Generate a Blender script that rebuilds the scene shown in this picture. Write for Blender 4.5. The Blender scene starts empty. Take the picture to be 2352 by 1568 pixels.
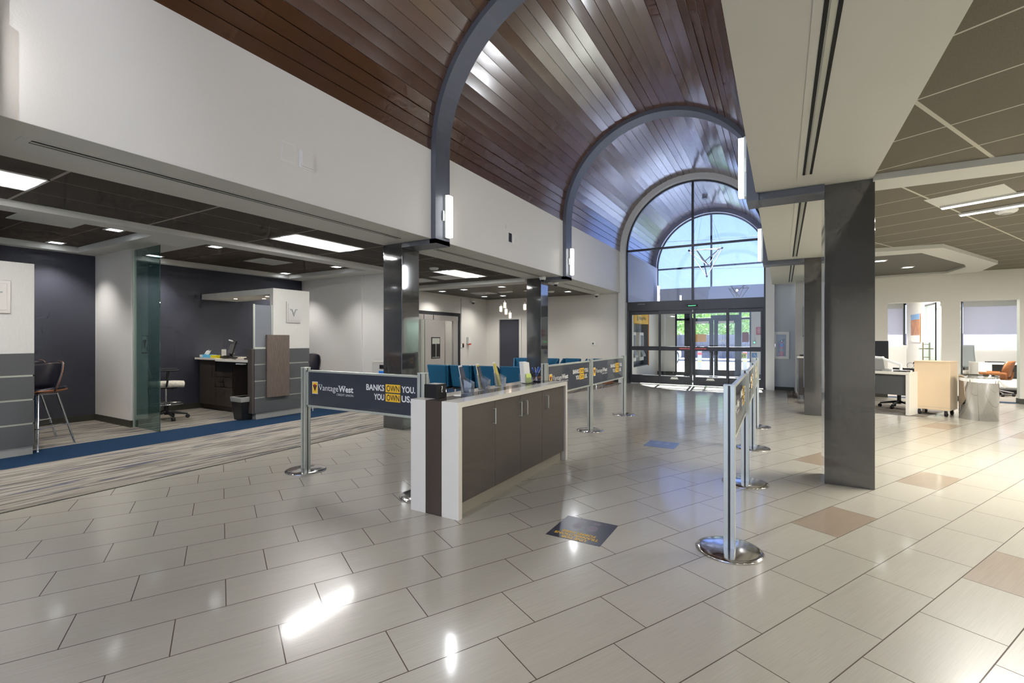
import bpy, bmesh, math, random
from math import sin, cos, pi, radians, sqrt, atan2
from mathutils import Vector, Matrix
random.seed(7)
SC = bpy.context.scene
COL = SC.collection

# ---------------------------------------------------------------- camera
CAMH = 1.325
cd = bpy.data.cameras.new('camera'); cam = bpy.data.objects.new('camera', cd); COL.objects.link(cam)
cd.sensor_width = 36.0; cd.lens = 1071.72 / 2352 * 36; cd.shift_y = -5.7 / 2352
cd.clip_start = 0.05; cd.clip_end = 300
cam.location = (0, 0, CAMH); cam.rotation_euler = (pi / 2, 0, radians(30.06))
SC.camera = cam

# ---------------------------------------------------------------- view, world, sun
SC.view_settings.view_transform = 'Standard'
SC.view_settings.look = 'None'
SC.view_settings.gamma = 1.0
SC.view_settings.exposure = 0.76
SC.view_settings.use_curve_mapping = False
SC.cycles.max_bounces = 5
SC.cycles.diffuse_bounces = 3
SC.cycles.glossy_bounces = 3
SC.cycles.transmission_bounces = 2
SC.cycles.transparent_max_bounces = 10
SC.cycles.use_adaptive_sampling = True
SC.cycles.adaptive_threshold = 0.06
SC.cycles.adaptive_min_samples = 12
SC.cycles.sample_clamp_indirect = 6.0
SC.cycles.caustics_reflective = False
SC.cycles.caustics_refractive = False

W = bpy.data.worlds.new('world'); SC.world = W; W.use_nodes = True
wn = W.node_tree; wn.nodes.clear()
wo = wn.nodes.new('ShaderNodeOutputWorld'); wb = wn.nodes.new('ShaderNodeBackground')
wr = wn.nodes.new('ShaderNodeValToRGB'); wt = wn.nodes.new('ShaderNodeTexCoord'); ws = wn.nodes.new('ShaderNodeSeparateXYZ')
wn.links.new(wt.outputs['Generated'], ws.inputs[0]); wn.links.new(ws.outputs['Z'], wr.inputs[0])
wr.color_ramp.elements[0].position = 0.0; wr.color_ramp.elements[0].color = (0.60, 0.74, 1.0, 1)
wr.color_ramp.elements[1].position = 0.75; wr.color_ramp.elements[1].color = (0.22, 0.36, 0.95, 1)
e_ = wr.color_ramp.elements.new(0.22); e_.color = (0.42, 0.56, 0.98, 1)
wn.links.new(wr.outputs[0], wb.inputs[0]); wb.inputs[1].default_value = 1.5
wn.links.new(wb.outputs[0], wo.inputs[0])

sd = bpy.data.lights.new('sun', 'SUN'); sun = bpy.data.objects.new('sun', sd); COL.objects.link(sun)
sd.energy = 20.0; sd.angle = radians(0.6); sd.color = (1.0, 0.97, 0.92)
sun.location = (-3, 30, 20)
sun.rotation_euler = Vector((0.087, -1.0, -1.049)).to_track_quat('-Z', 'Y').to_euler()

def area_lamp(name, loc, sx, sy, power, col=(1, .96, .9), rot=(0, 0, 0), parent=None, spread=None):
    d = bpy.data.lights.new(name, 'AREA'); d.shape = 'RECTANGLE'; d.size = sx; d.size_y = sy; d.energy = power; d.color = col
    if spread: d.spread = radians(spread)
    o = bpy.data.objects.new(name, d); COL.objects.link(o); o.location = loc; o.rotation_euler = rot
    if parent: o.parent = parent
    return o
def ball_lamp(name, loc, power, r=.3, col=(1, .97, .94), parent=None):
    d = bpy.data.lights.new(name, 'POINT'); d.energy = power; d.shadow_soft_size = r; d.color = col
    o = bpy.data.objects.new(name, d); COL.objects.link(o); o.location = loc
    if parent: o.parent = parent
    return o
def spot_lamp(name, loc, power, ang=100, col=(1, .96, .91), parent=None, blend=.75):
    d = bpy.data.lights.new(name, 'SPOT'); d.energy = power; d.spot_size = radians(ang); d.spot_blend = blend; d.shadow_soft_size = .04; d.color = col
    d.shadow_soft_size = .04
    o = bpy.data.objects.new(name, d); COL.objects.link(o); o.location = loc
    if parent: o.parent = parent
    return o

# ---------------------------------------------------------------- helpers
def lin(c):
    c = c / 255.0
    return c / 12.92 if c <= 0.04045 else ((c + 0.055) / 1.055) ** 2.4
def rgb(r, g, b): return (lin(r), lin(g), lin(b), 1)
MATS = {}
def nt(name):
    m = bpy.data.materials.new(name); m.use_nodes = True
    n = m.node_tree; n.nodes.clear()
    out = n.nodes.new('ShaderNodeOutputMaterial'); p = n.nodes.new('ShaderNodeBsdfPrincipled')
    n.links.new(p.outputs[0], out.inputs[0])
    MATS[name] = m
    return m, n, p, out
def mat(name, col, rough=.5, metal=0, spec=.5, bump=0, bscale=200, var=0, vscale=6, stretch=None, emit=None, estr=0, coat=0, alpha=1):
    m, n, p, out = nt(name)
    p.inputs['Base Color'].default_value = col
    p.inputs['Roughness'].default_value = rough; p.inputs['Metallic'].default_value = metal
    p.inputs['Specular IOR Level'].default_value = spec
    if coat: p.inputs['Coat Weight'].default_value = coat; p.inputs['Coat Roughness'].default_value = .05
    if emit: p.inputs['Emission Color'].default_value = emit; p.inputs['Emission Strength'].default_value = estr
    tc = None
    if bump or var:
        tc = n.nodes.new('ShaderNodeTexCoord'); mp = n.nodes.new('ShaderNodeMapping')
        n.links.new(tc.outputs['Object'], mp.inputs[0])
        if stretch: mp.inputs['Scale'].default_value = stretch
    if bump:
        t = n.nodes.new('ShaderNodeTexNoise'); t.inputs['Scale'].default_value = bscale
        b = n.nodes.new('ShaderNodeBump'); b.inputs['Strength'].default_value = bump; b.inputs['Distance'].default_value = .002
        n.links.new(mp.outputs[0], t.inputs[0]); n.links.new(t.outputs[0], b.inputs['Height']); n.links.new(b.outputs[0], p.inputs['Normal'])
    if var:
        t = n.nodes.new('ShaderNodeTexNoise'); t.inputs['Scale'].default_value = vscale; t.inputs['Detail'].default_value = 5
        n.links.new(mp.outputs[0], t.inputs[0])
        r = n.nodes.new('ShaderNodeValToRGB')
        r.color_ramp.elements[0].position = .3; r.color_ramp.elements[1].position = .7
        r.color_ramp.elements[0].color = tuple(max(0, c * (1 - var)) for c in col[:3]) + (1,)
        r.color_ramp.elements[1].color = tuple(min(1, c * (1 + var)) for c in col[:3]) + (1,)
        n.links.new(t.outputs[0], r.inputs[0]); n.links.new(r.outputs[0], p.inputs['Base Color'])
    return m
def glassmat(name, tint=(1, 1, 1, 1), refl=1.0, haze=0.0, hazecol=(1, 1, 1, 1), ior=1.5, rough=0.0):
    m = bpy.data.materials.new(name); m.use_nodes = True; n = m.node_tree; n.nodes.clear()
    out = n.nodes.new('ShaderNodeOutputMaterial')
    tr = n.nodes.new('ShaderNodeBsdfTransparent'); tr.inputs[0].default_value = tint
    gl = n.nodes.new('ShaderNodeBsdfGlossy'); gl.inputs['Roughness'].default_value = rough
    lw = n.nodes.new('ShaderNodeLayerWeight'); lw.inputs[0].default_value = .5
    pw = n.nodes.new('ShaderNodeMath'); pw.operation = 'POWER'; pw.inputs[1].default_value = 4.5; n.links.new(lw.outputs['Facing'], pw.inputs[0])
    fr = n.nodes.new('ShaderNodeMath'); fr.operation = 'MULTIPLY_ADD'; fr.inputs[1].default_value = .94; fr.inputs[2].default_value = ((ior - 1) / (ior + 1)) ** 2; n.links.new(pw.outputs[0], fr.inputs[0])
    mx = n.nodes.new('ShaderNodeMixShader')
    mu = n.nodes.new('ShaderNodeMath'); mu.operation = 'MULTIPLY'; mu.inputs[1].default_value = refl
    n.links.new(fr.outputs[0], mu.inputs[0]); n.links.new(mu.outputs[0], mx.inputs[0])
    src = tr.outputs[0]
    if haze:
        df = n.nodes.new('ShaderNodeBsdfDiffuse'); df.inputs[0].default_value = hazecol
        tl = n.nodes.new('ShaderNodeBsdfTranslucent'); tl.inputs[0].default_value = hazecol
        m1 = n.nodes.new('ShaderNodeMixShader'); m1.inputs[0].default_value = .5
        n.links.new(df.outputs[0], m1.inputs[1]); n.links.new(tl.outputs[0], m1.inputs[2])
        m2 = n.nodes.new('ShaderNodeMixShader'); m2.inputs[0].default_value = haze
        n.links.new(tr.outputs[0], m2.inputs[1]); n.links.new(m1.outputs[0], m2.inputs[2]); src = m2.outputs[0]
    n.links.new(src, mx.inputs[1]); n.links.new(gl.outputs[0], mx.inputs[2]); n.links.new(mx.outputs[0], out.inputs[0])
    MATS[name] = m
    return m
class G:
    """tiny node-graph helper"""
    def __init__(s, n): s.n = n
    def m(s, op, a, b=None, c=None, clamp=False):
        x = s.n.nodes.new('ShaderNodeMath'); x.operation = op; x.use_clamp = clamp
        for i, v in enumerate((a, b, c)):
            if v is None: continue
            if isinstance(v, (int, float)): x.inputs[i].default_value = v
            else: s.n.links.new(v, x.inputs[i])
        return x.outputs[0]
    def mix(s, f, a, b):
        x = s.n.nodes.new('ShaderNodeMix'); x.data_type = 'RGBA'
        for i, v in ((0, f), (6, a), (7, b)):
            if isinstance(v, (int, float, tuple)): x.inputs[i].default_value = v
            else: s.n.links.new(v, x.inputs[i])
        return x.outputs[2]
    def comb(s, a, b, c):
        x = s.n.nodes.new('ShaderNodeCombineXYZ')
        for i, v in enumerate((a, b, c)):
            if isinstance(v, (int, float)): x.inputs[i].default_value = v
            else: s.n.links.new(v, x.inputs[i])
        return x.outputs[0]
    def uv(s, ang):
        tc = s.n.nodes.new('ShaderNodeTexCoord'); sp = s.n.nodes.new('ShaderNodeSeparateXYZ'); s.n.links.new(tc.outputs['Object'], sp.inputs[0])
        x, y = sp.outputs[0], sp.outputs[1]
        s.z = sp.outputs[2]; s.x = x; s.y = y
        u = s.m('ADD', s.m('MULTIPLY', x, cos(ang)), s.m('MULTIPLY', y, sin(ang)))
        v = s.m('ADD', s.m('MULTIPLY', x, -sin(ang)), s.m('MULTIPLY', y, cos(ang)))
        return u, v
    def noise(s, vec, scale, detail=3, dim='3D'):
        t = s.n.nodes.new('ShaderNodeTexNoise'); t.inputs['Scale'].default_value = scale; t.inputs['Detail'].default_value = detail
        s.n.links.new(vec, t.inputs['Vector']); return t.outputs[0]
    def white(s, vec):
        t = s.n.nodes.new('ShaderNodeTexWhiteNoise'); s.n.links.new(vec, t.inputs['Vector']); return t.outputs[0]
    def ramp(s, f, *stops):
        r = s.n.nodes.new('ShaderNodeValToRGB'); s.n.links.new(f, r.inputs[0]); el = r.color_ramp.elements
        while len(el) < len(stops): el.new(.5)
        for e, (p, c) in zip(el, stops): e.position = p; e.color = c
        return r.outputs[0]

# floor tile: 12 x 24 inch tiles laid at 62 degrees, each row shifted by a third
TA = radians(62.01); TL, TW = 0.46256 * CAMH, 0.23104 * CAMH; TU0, TV0 = 0.24591 * CAMH, 1.35601 * CAMH
m, n, p, out = nt('floor_tile'); g = G(n); u, v = g.uv(TA)
tu = g.m('DIVIDE', g.m('SUBTRACT', u, TU0), TL); tv = g.m('DIVIDE', g.m('SUBTRACT', v, TV0), TW)
row = g.m('CEIL', tv); off = g.m('ADD', g.m('MULTIPLY', row, 1 / 3), 0.17)
uu = g.m('SUBTRACT', tu, off); cell = g.m('FLOOR', uu); fu = g.m('SUBTRACT', uu, cell); fv = g.m('ADD', g.m('SUBTRACT', tv, row), 1.0)
du = g.m('MULTIPLY', g.m('MINIMUM', fu, g.m('SUBTRACT', 1.0, fu)), TL); dv = g.m('MULTIPLY', g.m('MINIMUM', fv, g.m('SUBTRACT', 1.0, fv)), TW)
dist = g.m('MINIMUM', du, dv); grout = g.m('LESS_THAN', dist, 0.0024)
rnd = g.white(g.comb(row, cell, 3.0))
streak = g.noise(g.comb(g.m('MULTIPLY', u, 5.0), g.m('MULTIPLY', v, 240.0), g.m('MULTIPLY', rnd, 40.0)), 1.0, 4)
base = g.mix(streak, rgb(149, 143, 129), rgb(183, 178, 164))
base = g.mix(g.m('MULTIPLY', rnd, .25), base, rgb(152, 147, 136))
sp = None
SPECIAL = [(0, 5), (0, 8), (3, 7), (3, 13), (-3, 6), (0, 14)]
for (r_, c_) in SPECIAL:
    t = g.m('MULTIPLY', g.m('COMPARE', row, float(r_), .4), g.m('COMPARE', cell, float(c_), .4)); sp = t if sp is None else g.m('ADD', sp, t)
base = g.mix(sp, base, g.mix(streak, rgb(124, 108, 92), rgb(162, 146, 126)))
base = g.mix(grout, base, rgb(74, 60, 48))
n.links.new(base, p.inputs['Base Color'])
n.links.new(g.m('ADD', g.m('ADD', .26, g.m('MULTIPLY', streak, .12)), g.m('MULTIPLY', grout, .5)), p.inputs['Roughness'])
b = n.nodes.new('ShaderNodeBump'); b.inputs['Strength'].default_value = .16; b.inputs['Distance'].default_value = .0015
n.links.new(g.m('ADD', g.m('MULTIPLY', streak, .12), g.m('MULTIPLY', g.m('SUBTRACT', 1.0, grout), 1.0)), b.inputs['Height']); n.links.new(b.outputs[0], p.inputs['Normal'])
p.inputs['Specular IOR Level'].default_value = .6
p.inputs['Coat Weight'].default_value = .5; p.inputs['Coat Roughness'].default_value = .10

def carpet(name, ang, strips):
    m, n, p, out = nt(name); g = G(n); u, v = g.uv(ang)   # u runs along the streaks
    s1 = g.noise(g.comb(g.m('MULTIPLY', u, 1.1), g.m('MULTIPLY', v, 19.0), 0.0), 1.0, 6)
    s2 = g.noise(g.comb(g.m('MULTIPLY', u, 1.5), g.m('MULTIPLY', v, 14.0), 5.0), 1.0, 4)
    s3 = g.noise(g.comb(g.m('MULTIPLY', u, 26.0), g.m('MULTIPLY', v, 320.0), 9.0), 1.0, 2)
    c = g.ramp(s1, (.32, rgb(78, 74, 72)), (.45, rgb(132, 125, 116)), (.58, rgb(168, 161, 150)), (.7, rgb(104, 98, 92)))
    c = g.mix(g.m('MULTIPLY', g.m('GREATER_THAN', s2, .60), .8), c, rgb(58, 70, 94))
    c = g.mix(g.m('MULTIPLY', s3, .35), c, rgb(100, 94, 88))
    for (a, bb) in strips:
        inside = g.m('MULTIPLY', g.m('GREATER_THAN', g.x if len(str(name)) and strips is not STRIP_Y else g.y, a), g.m('LESS_THAN', g.x if strips is not STRIP_Y else g.y, bb))
        c = g.mix(inside, c, g.mix(s3, rgb(12, 30, 50), rgb(36, 62, 90)))
    n.links.new(c, p.inputs['Base Color']); p.inputs['Roughness'].default_value = .95; p.inputs['Specular IOR Level'].default_value = .1
    b = n.nodes.new('ShaderNodeBump'); b.inputs['Strength'].default_value = .6; b.inputs['Distance'].default_value = .004
    n.links.new(s3, b.inputs['Height']); n.links.new(b.outputs[0], p.inputs['Normal'])
STRIP_Y = [(13.42, 13.68)]
carpet('carpet_left', pi / 2, [(-7.72, -6.84)])
carpet('carpet_right', radians(-25), [])
carpet('carpet_office', 0.0, STRIP_Y)

def ceiltile(name, ang, su, u0, sv, v0, wu, wv, base, line, speck=True):
    m, n, p, out = nt(name); g = G(n); u, v = g.uv(ang)
    def dd(x, s, o):
        q = g.m('DIVIDE', g.m('SUBTRACT', x, o), s); fq = g.m('FRACT', q)
        return g.m('MULTIPLY', g.m('MINIMUM', fq, g.m('SUBTRACT', 1.0, fq)), s)
    a = g.m('MAXIMUM', g.m('LESS_THAN', dd(u, su, u0), wu), g.m('LESS_THAN', dd(v, sv, v0), wv))
    ns = g.noise(g.comb(u, v, 0.0), 190.0, 2)
    c = g.mix(g.m('MULTIPLY', g.m('GREATER_THAN', ns, .64), .7 if speck else .25), base, tuple(x * .35 for x in base[:3]) + (1,))
    c = g.mix(a, c, line)
    n.links.new(c, p.inputs['Base Color']); p.inputs['Roughness'].default_value = .8; p.inputs['Specular IOR Level'].default_value = .3
    b = n.nodes.new('ShaderNodeBump'); b.inputs['Strength'].default_value = .4; b.inputs['Distance'].default_value = .003
    n.links.new(a, b.inputs['Height']); n.links.new(b.outputs[0], p.inputs['Normal'])
ceiltile('ceiling_tile_left', 0, .605, -5.68, 1.22, 1.55, .004, .012, rgb(80, 75, 70), rgb(168, 162, 152), False)
ceiltile('ceiling_tile_tray', 0, .60, -7.98, .60, 4.95, .004, .006, rgb(82, 74, 66), rgb(140, 130, 118), False)
ceiltile('ceiling_tile_right', radians(-27.5), 1.22, -1.075, .61, 2.947, .013, .007, rgb(116, 111, 99), rgb(200, 198, 186))
ceiltile('ceiling_tile_right_b', radians(-27.5), 1.22, -1.745, .61, 2.947, .010, .006, rgb(116, 111, 99), rgb(200, 198, 186))

# vault planks
VX, VZ, VR = -2.23, 3.96, 2.01
NPL = 40
m, n, p, out = nt('vault_wood'); g = G(n); u, v = g.uv(0)
ang = g.m('ARCTAN2', g.m('SUBTRACT', g.z, VZ), g.m('SUBTRACT', g.x, VX)); pid = g.m('FLOOR', g.m('MULTIPLY', ang, NPL / pi))
rnd = g.white(g.comb(pid, 1.0, 2.0)); arc = g.m('MULTIPLY', ang, VR)
gr = g.noise(g.comb(g.m('MULTIPLY', g.y, 2.4), g.m('MULTIPLY', arc, 46.0), g.m('MULTIPLY', rnd, 30.0)), 1.0, 6)
g2 = g.noise(g.comb(g.m('MULTIPLY', g.y, .5), g.m('MULTIPLY', arc, 5.0), g.m('MULTIPLY', rnd, 9.0)), 1.0, 2)
c = g.mix(gr, rgb(62, 36, 17), rgb(112, 70, 36)); c = g.mix(g.m('MULTIPLY', g2, .35), c, rgb(70, 42, 22)); c = g.mix(g.m('MULTIPLY', rnd, .4), c, rgb(58, 35, 20))
n.links.new(c, p.inputs['Base Color']); n.links.new(g.m('ADD', .2, g.m('MULTIPLY', rnd, .12)), p.inputs['Roughness']); p.inputs['Specular IOR Level'].default_value = .75
p.inputs['Coat Weight'].default_value = .9; p.inputs['Coat Roughness'].default_value = .17; p.inputs['Coat IOR'].default_value = 1.85

mat('white_wall', rgb(226, 224, 220), .45, bump=.35, bscale=90)
mat('warm_wall', rgb(224, 221, 214), .5, bump=.35, bscale=90)
mat('navy_wall', rgb(62, 64, 76), .42, bump=.3, bscale=120)
mat('gyp_white', rgb(206, 207, 202), .6, bump=.2, bscale=80)
mat('dark_paint_ceiling', rgb(92, 90, 80), .6)
mat('dark_base', rgb(62, 62, 54), .5)
mat('column_stone', rgb(66, 66, 66), .06, spec=1.0, coat=1.0)
mat('arch_metal', rgb(106, 109, 118), .40, metal=.5, bump=.8, bscale=500)
mat('entry_wall', rgb(186, 193, 200), .5, bump=.3, bscale=90)
mat('toe_shade', rgb(150, 146, 132), .5)  # shade under the counter is put into the toe kick colour
mat('white_rim', rgb(232, 233, 234), .5, bump=.2, bscale=200)
mat('brushed_steel', rgb(206, 202, 198), .34, metal=.7, bump=.25, bscale=10, stretch=(60, 60, 1))
mat('chrome', rgb(225, 226, 230), .06, metal=1)
mat('alu', rgb(208, 212, 202), .34, metal=.6)
mat('dark_alu', rgb(66, 66, 69), .36, metal=.5)
mat('black', rgb(22, 22, 24), .35)
mat('black_soft', rgb(26, 26, 32), .6, bump=.2, bscale=300)
mat('rubber', rgb(28, 28, 28), .7)
mat('plastic_white', rgb(232, 232, 230), .35)
mat('plastic_grey', rgb(150, 152, 150), .4)
mat('quartz_white', rgb(226, 222, 212), .12, var=.06, vscale=300, coat=.2)
mat('quartz_brown', rgb(72, 62, 56), .1, var=.15, vscale=200, coat=.2)
mat('laminate_bronze', rgb(88, 82, 76), .32, var=.08, vscale=60, stretch=(1, 1, 12))
mat('laminate_dark', rgb(78, 79, 80), .5)
mat('laminate_edge', rgb(72, 64, 60), .45)
mat('laminate_brown', rgb(66, 58, 52), .45)
mat('toe_grey', rgb(168, 166, 160), .35, metal=.4)
mat('panel_linen', rgb(200, 198, 192), .5, var=.05, vscale=40, stretch=(8, 8, .4))
mat('walnut_laminate', rgb(98, 86, 78), .4, var=.28, vscale=14, stretch=(3, 9, .5))
mat('walnut', rgb(150, 94, 54), .35, var=.35, vscale=16, stretch=(1, 1, 8))
mat('navy_leather', rgb(24, 26, 40), .38)
mat('blue_fabric', rgb(6, 88, 126), .75, bump=.5, bscale=600, var=.08, vscale=90)
mat('cream_fabric', rgb(206, 200, 186), .8, var=.18, vscale=30)
mat('mesh_grey', rgb(136, 142, 142), .7, bump=.5, bscale=500)
mat('beige_metal', rgb(216, 192, 160), .42)
mat('sign_dark', rgb(60, 64, 74), .3, coat=.8)
mat('sign_yellow', rgb(246, 196, 50), .45)
mat('logo_red', rgb(196, 50, 60), .45)
mat('text_white', rgb(236, 236, 232), .5)
mat('text_yellow', rgb(238, 190, 60), .5)
mat('red_paint', rgb(196, 24, 30), .28, coat=.4)
mat('blue_tag', rgb(36, 124, 222), .5)
mat('cyan_box', rgb(90, 180, 226), .5)
mat('yellow_box', rgb(230, 214, 40), .5)
mat('paper', rgb(236, 234, 228), .7)
mat('paper_yellow', rgb(214, 196, 90), .6)
mat('paper_green', rgb(210, 226, 120), .6)
mat('paper_dark', rgb(62, 62, 68), .5, var=.4, vscale=60)
mat('pen_blue', rgb(30, 84, 180), .35)
mat('decal_navy', rgb(48, 50, 66), .3)
mat('decal_blue', rgb(112, 132, 176), .28)
mat('decal_print', rgb(104, 94, 106), .35)
mat('screen', rgb(14, 15, 18), .12)
mat('screen_grey', rgb(100, 98, 100), .2)
mat('green_led', (0, .2, .05, 1), .5, emit=(.1, 1, .3, 1), estr=2)
mat('red_led', (.3, 0, 0, 1), .5, emit=(1, .15, .1, 1), estr=1)
mat('lamp_cool', (.9, .93, 1, 1), .5, emit=(.92, .96, 1, 1), estr=7)
mat('lamp_white', (1, 1, 1, 1), .5, emit=(1, .97, .94, 1), estr=5)
mat('lamp_warm', (1, .8, .6, 1), .5, emit=(1, .78, .55, 1), estr=3.2)
mat('lamp_lens', (1, 1, 1, 1), .4, emit=(1, 1, .98, 1), estr=.7)
mat('lamp_troffer', (1, 1, 1, 1), .4, emit=(1, .985, .96, 1), estr=66)
mat('asphalt', rgb(196, 194, 188), .9, var=.12, vscale=3)
mat('stucco', rgb(226, 225, 222), .8, bump=.4, bscale=60)
mat('atm_grey', rgb(112, 118, 128), .5)
mat('fence_grey', rgb(128, 124, 128), .8, var=.2, vscale=8, stretch=(6, 1, .4))
mat('leaves', rgb(166, 196, 116), .7, var=.45, vscale=9)
mat('bark', rgb(96, 80, 62), .9, bump=.5, bscale=40)
mat('pole_wood', rgb(92, 86, 84), .9)
mat('car_white', rgb(228, 230, 234), .2, coat=.6)
mat('art_print', rgb(176, 120, 78), .35, var=.35, vscale=5)
mat('art_sky', rgb(120, 164, 210), .35)
mat('slot_black', rgb(14, 14, 14), .8)
mat('vault_dark', rgb(52, 44, 34), .5)
mat('brick_brown', rgb(150, 96, 70), .6)
glassmat('glass_clear', (.96, .98, .98, 1), 1.0)
glassmat('glass_upper', (.78, .84, 1, 1), 2.4)
glassmat('glass_teal', (.50, .64, .62, 1), 2.0, haze=.34, hazecol=rgb(92, 124, 118))
glassmat('glass_door', (.86, .95, .93, 1), 1.0)
glassmat('acrylic', (.88, .90, .92, 1), 1.6, haze=.08, hazecol=(.9, .92, .95, 1))
glassmat('frosted_screen', (.55, .57, .60, 1), 1.0, haze=.75, hazecol=rgb(170, 174, 182), rough=.2)
glassmat('shade_fabric', (.30, .31, .34, 1), .3, haze=.82, hazecol=rgb(206, 206, 216), rough=.6)
glassmat('liner', (.55, .55, .52, 1), .6, haze=.6, hazecol=(.85, .85, .8, 1), rough=.3)

class MB:
    def __init__(s, at=None):
        s.v = []; s.f = []; s.sm = []; s.o = Vector(at.location) if at else Vector((0, 0, 0))
    def add(s, vs, fs, smooth=False):
        b = len(s.v); s.v += [Vector(x) - s.o for x in vs]
        for f in fs: s.f.append([b + i for i in f]); s.sm.append(smooth)
        return s
    def box(s, x0, x1, y0, y1, z0, z1):
        x0, x1 = sorted((x0, x1)); y0, y1 = sorted((y0, y1)); z0, z1 = sorted((z0, z1))
        return s.add([(x, y, z) for z in (z0, z1) for y in (y0, y1) for x in (x0, x1)],
                     [(0, 2, 3, 1), (4, 5, 7, 6), (0, 1, 5, 4), (2, 6, 7, 3), (0, 4, 6, 2), (1, 3, 7, 5)])
    def obox(s, c, sx, sy, sz, rz=0, rx=0, ry=0):
        M = Matrix.Translation(Vector(c)) @ Matrix.Rotation(rz, 4, 'Z') @ Matrix.Rotation(rx, 4, 'X') @ Matrix.Rotation(ry, 4, 'Y')
        return s.add([M @ Vector((x * sx / 2, y * sy / 2, z * sz / 2)) for z in (-1, 1) for y in (-1, 1) for x in (-1, 1)],
                     [(0, 2, 3, 1), (4, 5, 7, 6), (0, 1, 5, 4), (2, 6, 7, 3), (0, 4, 6, 2), (1, 3, 7, 5)])
    def prism(s, poly, z0, z1, fn=None):
        """poly in (a,b), extruded from z0 to z1; fn maps (a,b,c) to xyz"""
        fn = fn or (lambda a, b, c: (a, b, c)); k = len(poly)
        A = sum(poly[i][0] * poly[(i + 1) % k][1] - poly[(i + 1) % k][0] * poly[i][1] for i in range(k))
        if A < 0: poly = poly[::-1]
        vs = [fn(a, b, z0) for a, b in poly] + [fn(a, b, z1) for a, b in poly]
        fs = [tuple(range(k))[::-1], tuple(range(k, 2 * k))] + [(i, (i + 1) % k, k + (i + 1) % k, k + i) for i in range(k)]
        return s.add(vs, fs)
    def cyl(s, p0, p1, r0, r1=None, seg=16, cap=True, smooth=True):
        r1 = r0 if r1 is None else r1; p0 = Vector(p0); p1 = Vector(p1); d = (p1 - p0).normalized()
        a = d.orthogonal().normalized(); b = d.cross(a)
        vs = [p0 + (a * cos(t) + b * sin(t)) * r0 for t in [2 * pi * i / seg for i in range(seg)]] + [p1 + (a * cos(t) + b * sin(t)) * r1 for t in [2 * pi * i / seg for i in range(seg)]]
        s.add(vs, [(i, (i + 1) % seg, seg + (i + 1) % seg, seg + i) for i in range(seg)], smooth)
        if cap: s.add(vs[:seg], [tuple(range(seg))[::-1]]); s.add(vs[seg:], [tuple(range(seg))])
        return s
    def tube(s, pts, r, seg=8):
        for a, b in zip(pts[:-1], pts[1:]): s.cyl(a, b, r, seg=seg)
        for p_ in pts[1:-1]: s.ball(p_, r, 6, 4)
        return s
    def ball(s, c, r, nu=12, nv=8, sx=1, sy=1, sz=1, z0=-1.0):
        vs = []; fs = []
        for j in range(nv + 1):
            t = -pi / 2 + pi * j / nv
            if sin(t) < z0: t = math.asin(z0)
            for i in range(nu): a = 2 * pi * i / nu; vs.append((c[0] + r * sx * cos(t) * cos(a), c[1] + r * sy * cos(t) * sin(a), c[2] + r * sz * sin(t)))
        for j in range(nv):
            for i in range(nu): fs.append((j * nu + i, j * nu + (i + 1) % nu, (j + 1) * nu + (i + 1) % nu, (j + 1) * nu + i))
        return s.add(vs, fs, True)
    def lathe(s, prof, c=(0, 0, 0), seg=32, flat=False):
        vs = [(c[0] + r * cos(2 * pi * i / seg), c[1] + r * sin(2 * pi * i / seg), c[2] + z) for r, z in prof for i in range(seg)]
        return s.add(vs, [(j * seg + i, j * seg + (i + 1) % seg, (j + 1) * seg + (i + 1) % seg, (j + 1) * seg + i) for j in range(len(prof) - 1) for i in range(seg)], not flat)
    def grid(s, fn, nu, nv, thick=None, smooth=True):
        """surface fn(u,v)->Vector over 0..1, given a thickness along its normal"""
        P = [[Vector(fn(i / nu, j / nv)) for i in range(nu + 1)] for j in range(nv + 1)]
        def nrm(i, j):
            a = P[j][min(i + 1, nu)] - P[j][max(i - 1, 0)]; b = P[min(j + 1, nv)][i] - P[max(j - 1, 0)][i]
            return a.cross(b).normalized()
        vs = [P[j][i] for j in range(nv + 1) for i in range(nu + 1)]; w = nu + 1; N = len(vs)
        fs = [(j * w + i, j * w + i + 1, (j + 1) * w + i + 1, (j + 1) * w + i) for j in range(nv) for i in range(nu)]
        if thick:
            vs = vs + [P[j][i] - nrm(i, j) * thick for j in range(nv + 1) for i in range(nu + 1)]
            fs += [(N + a, N + d, N + c, N + b) for a, b, c, d in fs[:nu * nv]]
            ring = [i for i in range(w)] + [j * w + nu for j in range(1, nv + 1)] + [nv * w + i for i in range(nu - 1, -1, -1)] + [j * w for j in range(nv - 1, 0, -1)]
            fs += [(b, a, N + a, N + b) for a, b in zip(ring, ring[1:] + ring[:1])]
        return s.add(vs, fs, smooth)
    def obj(s, name, m, parent=None, bev=0, sub=0, solid=0):
        me = bpy.data.meshes.new(name); me.from_pydata([tuple(x) for x in s.v], [], s.f); me.update()
        me.polygons.foreach_set('use_smooth', s.sm)
        o = bpy.data.objects.new(name, me); COL.objects.link(o)
        me.materials.append(MATS[m] if isinstance(m, str) else m)
        if parent: o.parent = parent
        if bev:
            b = o.modifiers.new('bevel', 'BEVEL'); b.width = bev; b.segments = 2; b.limit_method = 'ANGLE'; b.angle_limit = radians(40)
        if sub:
            b = o.modifiers.new('sub', 'SUBSURF'); b.levels = sub; b.render_levels = sub
        return o

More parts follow.
